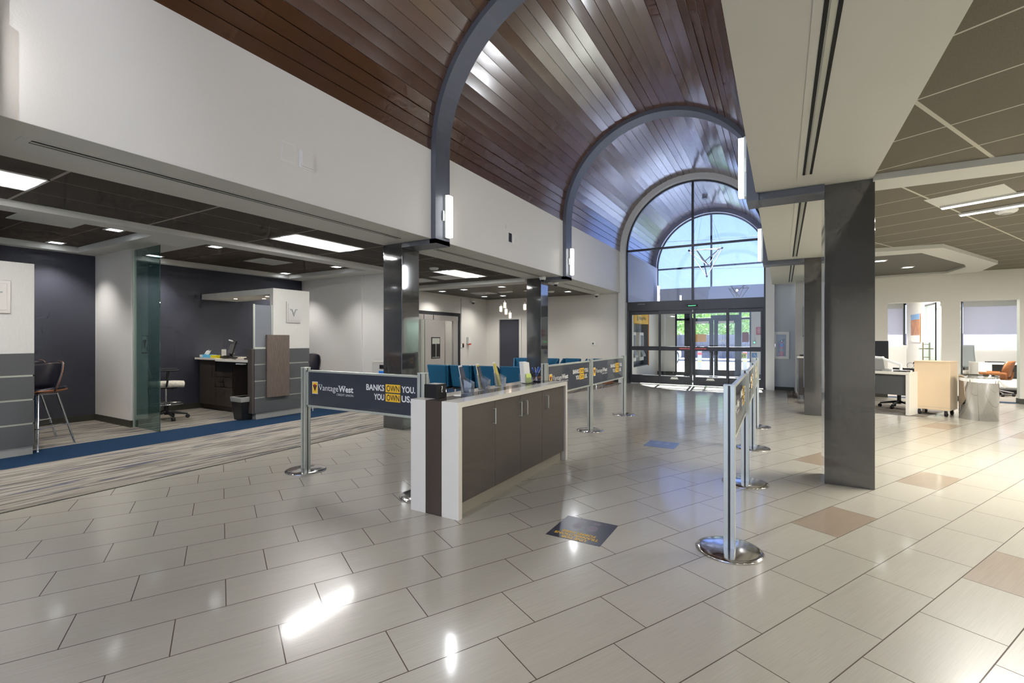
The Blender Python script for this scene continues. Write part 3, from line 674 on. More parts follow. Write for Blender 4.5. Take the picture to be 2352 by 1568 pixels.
def dome(x, y, z, lab):
    t = thing('dome_camera', lab, 'camera', (x, y, z), group='white dome cameras')
    MB().lathe([(.001, 0), (.075, 0), (.078, -.02), (.07, -.05), (.055, -.07)][::-1], seg=20).obj('housing', 'plastic_white', t)
    MB().ball((0, 0, -.06), .055, 16, 8).obj('dome', 'black', t)
dome(-4.67, 9.45, SOF, 'white dome camera under the soffit just before the far left column'); dome(-4.80, 10.42, SOF, 'white dome camera under the soffit just past the far left column'); dome(-4.95, 13.75, SOF, 'white dome camera at the end of the left soffit by the doors')
t = thing('dome_camera', 'white dome camera high on the wall right of the vault', 'camera', (-9.12, 12.95, 2.55), group='white dome cameras')
MB().box(0, .06, -.05, .05, .02, .09).lathe([(.07, .03), (.075, 0), (.06, -.03)][::-1], (.12, 0, .03), 20).obj('housing', 'plastic_white', t); MB().ball((.12, 0, 0), .055, 16, 8).obj('dome', 'black', t)
# right ceiling: light strips and panel, laid in the rotated grid
RA = radians(-27.5)
def strip(x, y, L, lab, pw):
    t = thing('light_strip', lab, 'light', (x, y, CR - .003), RA, group='thin light strips on the right')
    MB().box(0, L, -.04, .04, -.022, 0).obj('housing', 'plastic_white', t, bev=.002)
    MB().box(.01, L - .01, -.02, .02, -.03, -.022).obj('diffuser', 'lamp_white', t)
    area_lamp('lamp', (L / 2, 0, -.04), L - .1, .06, pw, (1, .97, .9), parent=t)
strip(1.49, 6.71, 2.44, 'thin glowing light strip beside the white ceiling panel', 95); strip(1.757, 7.19, 2.44, 'thin glowing light strip by the smoke detector', 95)
strip(4.6, 9.0, 2.44, 'unseen fill strip added farther right above the offices', 120); strip(2.6, 1.2, 2.44, 'unseen fill strip added overhead right of the camera', 45); strip(3.0, 3.6, 2.44, 'unseen fill strip added overhead on the right', 45); strip(2.6, -2.6, 2.44, 'unseen fill strip added behind the camera on the right', 70)  # out of view, added to lift the light on the right side
strip(6.4, 6.9, 2.44, 'unseen fill strip added at the far right', 95)  # likewise an added strip out of view
t = tag(MB().add([(1.265, 6.30, CR - .004), (1.77, 6.0, CR - .004), (2.03, 6.5, CR - .004), (1.50, 6.78, CR - .004), (1.265, 6.30, CR), (1.77, 6.0, CR), (2.03, 6.5, CR), (1.50, 6.78, CR)], [(0, 3, 2, 1), (4, 5, 6, 7), (0, 1, 5, 4), (1, 2, 6, 5), (2, 3, 7, 6), (3, 0, 4, 7)]).obj('ceiling_panel', 'gyp_white'), 'white slanted ceiling panel next to the right light strips', 'ceiling panel', 'white panels in the dark ceilings')
downlight(1.54, 10.65, CR - .02, 'square downlight in the dark inset on the right, next to the column', 60); downlight(2.14, 11.86, CR - .02, 'square downlight in the middle of the dark inset on the right', 60)
# unseen office ceiling lights, added to brighten the rooms
for x in (2.1, 4.3):
    t = thing('ceiling_light', 'unseen ceiling light added inside the %s office' % ('left' if x < 3 else 'right'), 'light', (x, 14.3, 2.6)); MB().box(-.3, .3, -.3, .3, -.02, 0).obj('lens', 'lamp_lens', t); area_lamp('lamp', (0, 0, -.04), .5, .5, 90, parent=t)
# glass cylinder pendants
def pendants(cx, cy, lab, items):
    z = CL - .03; t = thing('pendant_cluster', lab, 'light', (cx, cy, z), group='glass pendant clusters')
    MB().box(-.21, .21, -.08, .08, -.03, 0).obj('canopy', 'plastic_white', t, bev=.004)
    for dx, dy, zc in items:
        c = MB().cyl((dx, dy, zc - z + .12), (dx, dy, -.03), .0025, seg=6).obj('cord', 'plastic_grey', t)
        s = MB().lathe([(.034, -.075), (.034, .075), (.001, .078)], (dx, dy, zc - z), 20).obj('lamp_shade', 'lamp_warm', t)
        MB().lathe([(.05, -.095), (.05, .095)], (dx, dy, zc - z), 20).obj('glass_sleeve', 'acrylic', s)
        MB().cyl((dx, dy, zc - z + .08), (dx, dy, zc - z + .13), .012, seg=8).obj('socket', 'chrome', s)
pendants(-7.01, 11.72, 'cluster of four glowing glass cylinder pendants left of the far column', [(-.15, 0, 2.21), (-.035, .03, 2.32), (.045, -.03, 2.12), (.165, 0, 2.01)])
pendants(-6.15, 11.72, 'second glass pendant cluster, mostly hidden behind the far column', [(-.21, 0, 2.24), (-.03, .03, 2.1), (.05, -.03, 2.32), (.165, 0, 2.2)])
# geometric tube chandeliers
def chandelier(y, lab):
    k = 1.065; t = thing('tube_chandelier', lab, 'light', (-2.18, y, VZ + VR - .02), group='angular tube chandeliers')
    def q(x, dy, z): return Vector((x * k + 2.18 - .0, dy, (1.325 + (z - 1.325) * k) - (VZ + VR - .02)))
    V = dict(A=q(-2.47, -.25, 4.03), C=q(-1.53, -.25, 4.02), B=q(-2.34, .4, 4.14), D=q(-1.69, .45, 4.11), E=q(-1.94, -.05, 3.56), F=q(-2.0, .1, 3.24), G_=q(-2.1, .25, 3.72))
    MB().cyl((0, 0, -.06), (0, 0, .0), .085, seg=24).obj('canopy', 'dark_alu', t)
    for e in ('AC', 'BD', 'AF', 'CF', 'AE', 'BE', 'DE', 'CD', 'BG', 'DG', 'FG'):
        a, b = V[e[0] if e[0] != 'G' else 'G_'], V[e[1] if e[1] != 'G' else 'G_']
        tb = MB().cyl(a, b, .017, seg=10).obj('tube', 'lamp_tube_metal', t)
        if e in ('AC', 'AF', 'CF', 'AE', 'DE', 'BD'):
            d = (b - a).normalized(); sd = d.cross(Vector((0, 1, 0))).normalized(); off = Vector((0, -.02, 0))
            MB().cyl(a + d * .05 + off * .6, b - d * .05 + off * .6, .009, seg=6).obj('light_line', 'lamp_warm_strip', tb)
    if y < 0: ball_lamp('lamp', (0, .05, -1.9), 170, .05, (.90, .94, 1), t)  # extra point light at the rear chandelier, added to brighten hall and vault
    for kk in ('A', 'B', 'C', 'D', 'F'): MB().ball(V[kk], .028, 10, 6).obj('joint', 'dark_alu', t)
    for kk in ('A', 'B', 'C', 'D'): MB().cyl(V[kk], (V[kk].x * .05, 0, -.06), .0025, seg=5).obj('cable', 'black', t)
mat('lamp_tube_metal', rgb(170, 150, 130), .35, metal=.8)
mat('lamp_warm_strip', (1, .85, .7, 1), .5, emit=(1, .84, .66, 1), estr=3)
chandelier(16.3, 'angular chandelier of light tubes hanging behind the arched window')
chandelier(-1.0, 'angular chandelier of light tubes hanging in the hall behind the camera')

# ================================================================ TELLER STATIONS
def teller(dy, where, tail):
    """divider with canopy, wood panel and logo, in world coordinates shifted by dy"""
    b = lambda mb, x0, x1, y0, y1, z0, z1: mb.box(x0, x1, y0 + dy, y1 + dy, z0, z1)
    t = thing('teller_divider', 'grey slatted teller divider, ' + where, 'teller divider', (-7.55, 5.0 + dy, 0), group='teller dividers')
    zs = [(.10, .345), (.365, .62), (.64, .895), (.915, 1.16)]
    for z0, z1 in zs: b(MB(t), -7.60, -7.47, 4.50, 5.52, z0, z1).obj('slat_panel', 'laminate_dark', t, bev=.002)
    mb = MB(t)
    for z in (.345, .62, .895): b(mb, -7.595, -7.485, 4.51, 5.51, z - .001, z + .021)
    mb.obj('reveal_strip', 'alu', t)
    b(MB(t), -7.60, -7.482, 4.46, 4.50, .10, 1.16).obj('end_edge', 'laminate_edge', t)
    b(MB(t), -7.60, -7.485, 4.53, 5.51, 0, .10).obj('toe_kick', 'toe_grey', t)
    b(MB(t), -7.47, -7.435, 4.69, 5.10, .345, 1.395).obj('wood_panel', 'walnut_laminate', t, bev=.002)
    b(MB(t), -7.56, -7.47, 4.82, 5.52, 1.16, 2.19).obj('upper_panel', 'panel_linen', t, bev=.002)
    b(MB(t), -7.505, -7.49, 4.51, 4.815, 1.19, 1.89).obj('frosted_screen', 'frosted_screen', t)
    mb = MB(t); b(mb, -7.52, -7.475, 4.50, 4.82, 1.16, 1.19); b(mb, -7.51, -7.485, 4.495, 4.515, 1.16, 1.9); b(mb, -7.51, -7.485, 4.8, 4.82, 1.19, 1.9); mb.obj('screen_frame', 'alu', t)
    c = b(MB(t), -9.745, -7.56, 4.82, 5.50, 2.09, 2.19).obj('canopy', 'panel_linen', t, bev=.002)
    for x, y in ((-9.0, 5.05), (-8.0, 5.05), (-8.5, 5.3)):
        MB(t).lathe([(.03, 0), (.0301, -.003)], (x, y + dy, 2.088), 12).add([(x + .03 * cos(a), y + dy + .03 * sin(a), 2.086) for a in [2 * pi * i / 12 for i in range(12)]], [tuple(range(12))[::-1]]).obj('puck_light', 'lamp_warm', c)
    spot_lamp('lamp', (-.45, .05, 2.06), 10, 120, (1, .8, .6), t); spot_lamp('lamp', (-1.4, .05, 2.06), 10, 120, (1, .8, .6), t)
    p = b(MB(t), -7.47, -7.452, 5.055, 5.325, 1.61, 1.975); p = p.obj('logo_plaque', 'brushed_steel', t, bev=.003)
    b(MB(t), -7.452, -7.444, 5.085, 5.295, 1.645, 1.94).obj('plaque_face', 'brushed_steel', p, bev=.002)
    yc = 5.19 + dy; f = lambda a, bb, c_: (c_, yc + a, 1.80 + bb)
    MB(t).prism([(-.07, .05), (-.03, .05), (0, -.03), (.03, .05), (.07, .05), (.07, .035), (.04, .03), (0, -.08), (-.04, .03), (-.07, .035)], -7.444, -7.436, f).obj('logo_letter', 'plastic_grey', p)
    # desk behind it
    d = thing('teller_desk', 'white-topped dark teller desk, ' + where, 'desk', (-8.9, 5.0 + dy, 0), group='teller desks')
    b(MB(d), -9.74, -8.98, 4.69, 5.46, .935, .972).obj('worktop', 'quartz_white', d, bev=.003)
    mb = MB(d); yy = lambda a, bb, c_: (a, bb + dy, c_)
    mb.prism([(-8.98, 5.46), (-8.98, 4.66), (-8.85, 4.60), (-8.6, 4.58), (-7.9, 4.58), (-7.605, 4.62), (-7.605, 5.46)], .925, .965, yy).obj('worktop', 'quartz_white', d, bev=.003)
    b(MB(d), -9.65, -8.54, 4.76, 5.4, .09, .935).obj('cabinet_body', 'laminate_brown', d)
    b(MB(d), -9.64, -8.56, 4.80, 5.38, 0, .09).obj('toe_kick', 'laminate_brown', d)
    dr = b(MB(d), -9.648, -9.115, 4.735, 4.76, .10, .93).obj('door', 'laminate_brown', d, bev=.0015)
    MB(d).tube([(-9.17, 4.735 + dy, .86), (-9.17, 4.71 + dy, .86), (-9.17, 4.71 + dy, .62), (-9.17, 4.735 + dy, .62)], .005, 6).obj('handle', 'dark_alu', dr)
    b(MB(d), -9.09, -8.56, 4.752, 4.757, .73, .925).obj('open_shelf', 'black', d)
    b(MB(d), -9.11, -8.545, 4.735, 4.76, .635, .72).obj('panel', 'laminate_brown', d, bev=.0015)
    for z0, z1 in ((.45, .625), (.10, .44)):
        dr = b(MB(d), -9.11, -8.545, 4.735, 4.76, z0, z1).obj('drawer', 'laminate_brown', d, bev=.0015)
        zz = z1 - .09; MB(d).tube([(-8.93, 4.735 + dy, zz), (-8.93, 4.71 + dy, zz), (-8.78, 4.71 + dy, zz), (-8.78, 4.735 + dy, zz)], .005, 6).obj('handle', 'chrome', dr)
        MB(d).cyl((-8.85, 4.735 + dy, z1 - .03), (-8.85, 4.729 + dy, z1 - .03), .01, seg=10).obj('lock', 'chrome', dr)
    b(MB(d), -8.54, -7.605, 5.1, 5.12, .10, .925).obj('modesty_panel', 'black', d)
    b(MB(d), -8.2, -7.98, 4.60, 4.66, .885, .905).obj('tray_switch', 'plastic_white', d, bev=.004)
teller(0, 'the one fully in view behind the queue sign', ''); teller(-3.62, 'cut by the left picture edge', '')
W0 = .972
# things on the desk
t = thing('tissue_box', 'blue tissue box with a tissue sticking out on the teller desk', 'tissue box', (-9.5, 4.80, W0)); MB(t).box(-9.66, -9.30, 4.75, 4.86, W0, W0 + .055).obj('box', 'cyan_box', t, bev=.003); MB(t).box(-9.67, -9.58, 4.745, 4.865, W0 + .01, W0 + .052).obj('label_patch', 'paper', t)
MB().grid(lambda u, v: ((u - .5) * .2 + v * .03, (v - .5) * .02 + .02 * sin(u * 6), .055 + .09 * v * (1 - .5 * abs(u - .6)) + .012 * sin(u * 14)), 8, 6, .001).obj('tissue', 'paper', t)
tag(MB().box(-9.28, -9.08, 4.74, 4.82, W0, W0 + .05).obj('yellow_box', 'yellow_box', bev=.004), 'small yellow box beside the blue tissue box', 'box')
t = thing('card_holder', 'black card holder with a white notice card on the teller desk', 'card holder', (-8.95, 4.84, W0)); MB().prism([(-.1, 0), (.18, 0), (.18, .03), (.05, .05), (-.1, .03)], -.05, .05, lambda a, b, c: (a, c, b)).obj('holder', 'black', t, bev=.002); MB().obox((-.06, 0, .085), .15, .004, .15).obj('card', 'paper', t); MB().box(-.12, .0, -.004, -.003, .1, .104).box(-.12, .0, -.004, -.003, .08, .084).box(-.12, -.03, -.004, -.003, .12, .124).obj('print_line', 'plastic_grey', t)
t = thing('tablet_display', 'small tilted screen on a black swivel arm on the teller desk', 'screen', (-8.75, 4.85, W0))
MB().cyl((-.04, .02, 0), (-.04, .02, .02), .09, seg=24).obj('base', 'black', t); MB().tube([(-.04, .02, .02), (-.13, .02, .12), (-.02, .02, .2)], .018).obj('arm', 'black', t)
sc = MB().obox((.0, 0, .21), .19, .02, .26, rz=0, rx=radians(-12), ry=radians(8)).obj('frame', 'black', t, bev=.005); MB().obox((.0, -.012, .207), .15, .004, .235, rx=radians(-12), ry=radians(8)).obj('screen', 'screen_grey', sc); MB().obox((.018, -.035, .325), .15, .003, .022, rx=radians(-12), ry=radians(8)).obox((-.018, .008, .09), .15, .003, .02, rx=radians(-12), ry=radians(8)).obj('bezel', 'plastic_white', sc)
tag(MB().ball((-8.42, 4.70, .967), .05, 14, 8, 1, .6, .4, 0).obj('computer_mouse', 'black'), 'black mouse at the front of the teller desk', 'mouse')
t = thing('phone', 'black desk phone next to the grey divider', 'phone', (-8.1, 4.85, .966)); MB().prism([(-.1, 0), (.1, 0), (.1, .05), (-.1, .02)], -.11, .11, lambda a, b, c: (c, a, b)).obj('body', 'black', t, bev=.004); MB().tube([(-.07, -.07, .045), (-.07, .08, .075)], .016).obj('handset', 'black_soft', t)
t = thing('key_bunch', 'small bunch of dark keys hanging from a drawer lock', 'keys', (-8.85, 4.722, .595)); MB().cyl((0, -.004, 0), (0, -.008, -.0), .02, seg=12).obj('ring', 'chrome', t); MB().ball((.01, -.01, -.045), .022, 8, 6, 1, .3, 1.3).obj('fob', 'black', t)
t = thing('waste_bin', 'black waste bin with a clear liner beside the grey divider', 'bin', (-7.70, 4.58 - .13, 0))
MB().prism([(-.11, -.09), (.11, -.09), (.11, .09), (-.11, .09)], 0, .001).add([(sx * a, sy * b, z) for z, a, b in ((0, .11, .09), (.37, .15, .125)) for sx, sy in ((-1, -1), (1, -1), (1, 1), (-1, 1))], [(0, 1, 5, 4), (1, 2, 6, 5), (2, 3, 7, 6), (3, 0, 4, 7)]).obj('tub', 'black', t, bev=.01)
MB().add([(sx * a, sy * b, z) for z, a, b in ((.30, .150, .125), (.375, .158, .133), (.38, .14, .115)) for sx, sy in ((-1, -1), (1, -1), (1, 1), (-1, 1))], [(0, 1, 5, 4), (1, 2, 6, 5), (2, 3, 7, 6), (3, 0, 4, 7), (4, 5, 9, 8), (5, 6, 10, 9), (6, 7, 11, 10), (7, 4, 8, 11)]).obj('liner', 'liner', t)
# bar stools: walnut shell, dark leather, chrome legs; local front is -y
def stool(x, y, rz, lab):
    t = thing('bar_stool', lab, 'bar stool', (x, y, 0), rz, group='walnut shell bar stools')
    def shell(off):
        def f(u, v):
            a = (u - .5) * 2; w = .23 - .05 * v; yb = .13 + .13 * v + .0; cv = (1 - abs(a) ** 2.2)
            return (a * w * (1 + .12 * sin(v * pi)), yb - .16 * a * a * (1 - .15 * v) + off, .69 + .36 * v ** .8 - .06 * a * a * v)
        return f
    MB().grid(shell(0), 14, 8, .012).obj('backrest', 'navy_leather', t)
    MB().grid(shell(.016), 14, 8, .008).obj('back_shell', 'walnut', t)
    MB().grid(lambda u, v: ((u - .5) * .42 * (1 - .15 * (2 * v - 1) ** 2), (v - .5) * .38, .70 + .04 * (2 * u - 1) ** 2 - .02 * (1 - v) ** 3), 10, 8, .035).obj('seat', 'navy_leather', t)
    MB().grid(lambda u, v: ((u - .5) * .44 * (1 - .15 * (2 * v - 1) ** 2), (v - .5) * .40, .664 + .045 * (2 * u - 1) ** 2), 10, 8, .012).obj('seat_shell', 'walnut', t)
    for sx in (-1, 1):
        for sy in (-1, 1): MB().cyl((sx * .13, sy * .12, .655), (sx * .24, sy * .24, 0), .011, seg=10).obj('leg', 'chrome', t)
    p = [(sx * .205, sy * .2, .26) for sx, sy in ((-1, -1), (1, -1), (1, 1), (-1, 1), (-1, -1))]; MB().tube(p, .008, 8).obj('footrest', 'chrome', t)
    MB().cyl((-.13, -.12, .65), (.13, .12, .65), .01, seg=8).cyl((-.13, .12, .65), (.13, -.12, .65), .01, seg=8).obj('seat_frame', 'chrome', t)
stool(-7.86, 2.02, radians(32), 'walnut-backed bar stool nearest the blue carpet stripe'); stool(-8.55, 2.04, radians(38), 'walnut-backed bar stool behind the first one at the left desk'); stool(-7.80, 5.72, radians(25), 'walnut-backed bar stool peeking out behind the teller divider')
# five-star office chairs
def swivel(name, x, y, rz, lab, sz, ring, backm, seatm, bh=.55, arms=True, group='swivel chairs', basem='black'):
    t = thing(name, lab, 'office chair', (x, y, 0), rz, group=group)
    for k in range(5):
        a = 2 * pi * k / 5 + .3; p = Vector((cos(a), sin(a), 0)); q = Vector((-sin(a), cos(a), 0))
        l = MB().cyl((0, 0, .13), p * .29 + Vector((0, 0, .075)), .026, .014, 8).obj('base_arm', basem, t)
        MB().cyl(p * .29 + q * -.022 + Vector((0, 0, .032)), p * .29 + q * .022 + Vector((0, 0, .032)), .032, seg=14).obj('caster', 'rubber', l)
    MB().cyl((0, 0, .08), (0, 0, .25), .032, seg=12).obj('column_sleeve', 'black', t); MB().cyl((0, 0, .25), (0, 0, sz - .08), .014, seg=10).obj('gas_column', 'chrome', t)
    if ring:
        pr = [(.23 * cos(2 * pi * i / 24), .23 * sin(2 * pi * i / 24), .26) for i in range(25)]; mb = MB().tube(pr, .009, 6)
        for a in (0, 2.1, 4.2): mb.cyl((.03 * cos(a), .03 * sin(a), .26), (.23 * cos(a), .23 * sin(a), .26), .008, seg=6)
        mb.obj('foot_ring', 'chrome', t)
    MB().obox((0, 0, sz - .06), .26, .3, .05).obj('mechanism', 'black', t, bev=.01); MB().cyl((.1, .05, sz - .06), (.27, .08, sz - .09), .007, seg=6).obj('lever', 'black', t)
    MB().grid(lambda u, v: ((u - .5) * .49 * (1 - .1 * (2 * v - 1) ** 2), (v - .5) * .48, sz + .03 - .02 * (2 * u - 1) ** 4 - .03 * max(0, v - .7)), 12, 12, .07).obj('seat', seatm, t)
    MB().grid(lambda u, v: ((u - .5) * (.46 - .06 * v), -.25 - .05 * v + .04 * (2 * u - 1) ** 2 - .03 * sin(v * pi), sz + .1 + bh * v), 10, 12, .03).obj('backrest', backm, t)
    MB().tube([(0, -.1, sz - .06), (0, -.29, sz - .02), (0, -.32, sz + .25)], .018).obj('back_post', 'black', t)
    if arms:
        for s in (-1, 1):
            ar = MB().tube([(s * .2, 0, sz - .05), (s * .29, 0, sz - .02), (s * .27, .03, sz + .2)], .015).obj('arm_post', 'black', t); MB().obox((s * .27, .03, sz + .215), .08, .26, .025).obj('arm_pad', 'black_soft', ar, bev=.008)
    return t
swivel('drafting_chair', -8.78, 3.80, radians(-22), 'tall swivel drafting chair with pale patterned seat half behind the glass panel', .60, True, 'mesh_grey', 'cream_fabric', .5)
# etched glass panel
t = thing('glass_panel', 'tall teal glass partition with an etched logo beside the white fin wall', 'glass panel', (-8.07, 3.25, 0)); MB(t).box(-8.46, -7.67, 3.235, 3.247, 0.005, 2.665).obj('pane', 'glass_teal', t)
MB(t).box(-8.46, -8.45, 3.22, 3.26, 0, 2.67).obj('edge_channel', 'alu', t)
x0, x1, z0, z1 = -8.20, -8.02, 1.115, 1.375; MB(t).box(x0, x1, 3.232, 3.234, z1 - .006, z1).box(x0, x1, 3.232, 3.234, z0, z0 + .01).box(x0, x0 + .006, 3.232, 3.234, z0, z1).box(x1 - .006, x1, 3.232, 3.234, z0, z1) \
  .prism([(-.055, .06), (-.02, .06), (0, .0), (.02, .06), (.055, .06), (0, -.07)], 3.232, 3.234, lambda a, b, c: (-8.11 + a, c, 1.25 + b)).obj('etched_logo', 'dark_alu', t)
# recycling cabinet behind the near column
t = thing('waste_cabinet', 'pale wood waste cabinet with a blue recycling label behind the near column', 'cabinet', (-6.85, 6.82, 0)); MB(t).box(-7.04, -6.5, 6.62, 7.03, .06, .87).obj('body', 'panel_linen', t, bev=.002); MB(t).box(-7.05, -6.49, 6.61, 7.03, .87, .89).obj('top', 'quartz_white', t); MB(t).box(-6.83, -6.6, 6.612, 6.62, .74, .82).obj('chute', 'black', t, bev=.002); MB(t).box(-6.85, -6.58, 6.614, 6.62, .52, .70).obj('recycling_label', 'blue_tag', t); MB(t).box(-7.0, -6.54, 6.66, 7.0, 0, .06).obj('plinth', 'black', t)

# ================================================================ VAULT FRONT
X = -9.12
t = thing('vault', 'brushed steel vault doorway with sliding steel door, behind the near column', 'vault', (X, 11.2, 0))
MB(t).box(X - .1, X + .03, 10.12, 12.34, 2.06, 2.16).box(X - .1, X + .03, 12.26, 12.34, 0, 2.06).box(X - .1, X + .03, 10.12, 10.2, 0, 2.06).obj('outer_frame', 'dark_alu', t)
MB(t).box(X - .2, X + .02, 10.2, 12.24, 1.90, 2.05).box(X - .06, X + .01, 12.0, 12.24, 0, 1.90).box(X - .1, X + .02, 10.2, 10.36, 0, 1.90).obj('steel_frame', 'brushed_steel', t, bev=.004)
MB(t).box(X + .021, X + .023, 10.55, 10.57, 1.91, 2.05).box(X + .021, X + .023, 10.98, 11.01, 1.91, 2.05).obj('joint_line', 'black', t)
d = MB(t).box(X + .03, X + .13, 10.48, 11.39, .02, 1.89).obj('steel_door', 'brushed_steel', t, bev=.006)
MB(t).box(X + .02, X + .12, 10.33, 10.46, .02, 1.89).box(X + .12, X + .13, 10.36, 10.38, .02, 1.89).box(X + .12, X + .13, 10.41, 10.43, .02, 1.89).obj('door_edge', 'alu', d)
w = MB(t).box(X + .13, X + .14, 10.76, 11.17, .74, 1.38).obj('combination_cover', 'black', d, bev=.003); MB(t).box(X + .14, X + .145, 10.79, 10.96, 1.18, 1.35).box(X + .14, X + .145, 10.97, 11.14, 1.18, 1.35).box(X + .14, X + .146, 10.955, 10.975, .77, 1.35).box(X + .14, X + .146, 10.79, 11.14, .77, .785).obj('dial_plate', 'alu', w)
r_ = thing('safe_deposit_shelf', 'grey metal shelving seen through the open vault door', 'shelving', (-10.2, 11.6, 0))
MB(r_).box(-10.6, -10.3, 10.4, 12.6, 0, 2.1).obj('back', 'panel_linen', r_)
for k in range(9): MB(r_).box(-10.3, -9.9, 10.5, 12.5, .2 + k * .22, .215 + k * .22).obj('shelf', 'alu', r_)
MB(r_).box(-10.28, -9.88, 11.4, 12.0, .98, 1.16).obj('lock_box', 'black', r_, bev=.004)
S('wall_vault_inside', MB().box(-10.7, -10.62, 10.1, 12.7, 0, 2.6).box(-10.7, -9.24, 12.62, 12.7, 0, 2.6).box(-10.7, -9.24, 10.1, 10.18, 0, 2.6).box(-10.7, -9.24, 10.1, 12.7, 2.5, 2.6), 'warm_wall')
o = thing('vault_light', 'fluorescent ceiling light inside the vault', 'light', (-9.7, 11.4, 2.49)); MB().box(-.15, .15, -.6, .6, -.03, 0).obj('lens', 'lamp_lens', o); area_lamp('lamp', (0, 0, -.05), .3, 1.0, 10, parent=o)
# wall bits
tag(MB().box(X, X + .02, 12.40, 12.425, 1.12, 2.66).obj('conduit', 'gyp_white'), 'thin white conduit running up the wall right of the vault', 'conduit')
t = thing('wall_switch', 'beige wall switch with a black reader below the conduit', 'switch', (X, 12.42, 1.1)); MB().box(0, .02, -.04, .05, -.06, .06).obj('plate', 'plastic_white', t, bev=.003); MB().box(0, .03, .07, .13, -.05, .08).obj('reader', 'black', t, bev=.003); MB().box(.03, .032, .085, .115, .05, .065).obj('indicator', 'red_led', t)
t = thing('sanitizer_dispenser', 'white wall dispenser with an orange nozzle right of the vault', 'dispenser', (X, 12.78, 1.26)); MB().box(0, .1, -.07, .07, -.1, .13).obj('body', 'plastic_white', t, bev=.02); MB().box(.05, .12, -.03, .06, -.13, -.08).obj('nozzle', 'nozzle_red', t, bev=.01) if 'nozzle_red' in MATS else MB().box(.05, .12, -.03, .06, -.13, -.08).obj('nozzle', mat('nozzle_red', rgb(236, 72, 40), .4), t, bev=.01)
t = thing('thermostat', 'small white thermostat on the end wall', 'thermostat', (-5.11, YE, 1.18)); MB().box(-.075, .075, -.025, 0, -.055, .055).obj('case', 'plastic_white', t, bev=.006); MB().box(-.045, .01, -.027, -.024, -.025, .03).obj('display', 'dark_paint_ceiling', t)
# ================================================================ QUEUE POSTS AND SIGNS
def fit(name, s, m, parent, x0, x1, zb, cap, y, face=-1, bold=0.0):
    """one line of lettering from x0 to x1 on the plane y, facing face*y, cap height cap"""
    xd = (1, 0, 0) if face < 0 else (-1, 0, 0)
    o = text(name, s, 1.0, m, parent, (0, 0, 0), (1, 0, 0), (0, 1, 0), ext=0, bold=bold)
    vs = o.data.vertices; mnx = min(v.co.x for v in vs); mxx = max(v.co.x for v in vs)
    sx = (x1 - x0) / (mxx - mnx); sz = cap / .70
    for v in vs:
        a = (v.co.x - mnx) * sx; b = v.co.y * sz
        v.co = (x0 + a, y, zb + b) if face < 0 else (x1 - a, y, zb + b)
    if face > 0: o.data.flip_normals()
    return o
def post(x, y, lab):
    t = thing('queue_post', lab, 'queue post', (x, y, 0), group='aluminium queue posts on round bases')
    MB().lathe([(.001, .026), (.10, .024), (.165, .016), (.19, .010), (.196, .004), (.194, 0)][::-1], seg=48).obj('base', 'chrome_base', t)
    mb = MB()
    for sx in (-1, 1):
        for sy in (-1, 1): mb.box(sx * .006, sx * .033, sy * .006, sy * .033, .02, 1.035)
    mb.obj('pole', 'alu', t, bev=.002); MB().box(-.027, .027, -.027, .027, .02, 1.03).obj('pole_core', 'dark_alu', t)
    MB().box(-.034, .034, -.034, .034, 1.033, 1.039).obj('cap', 'alu', t, bev=.002)
    return t
mat('chrome_base', rgb(206, 204, 204), .13, metal=1)
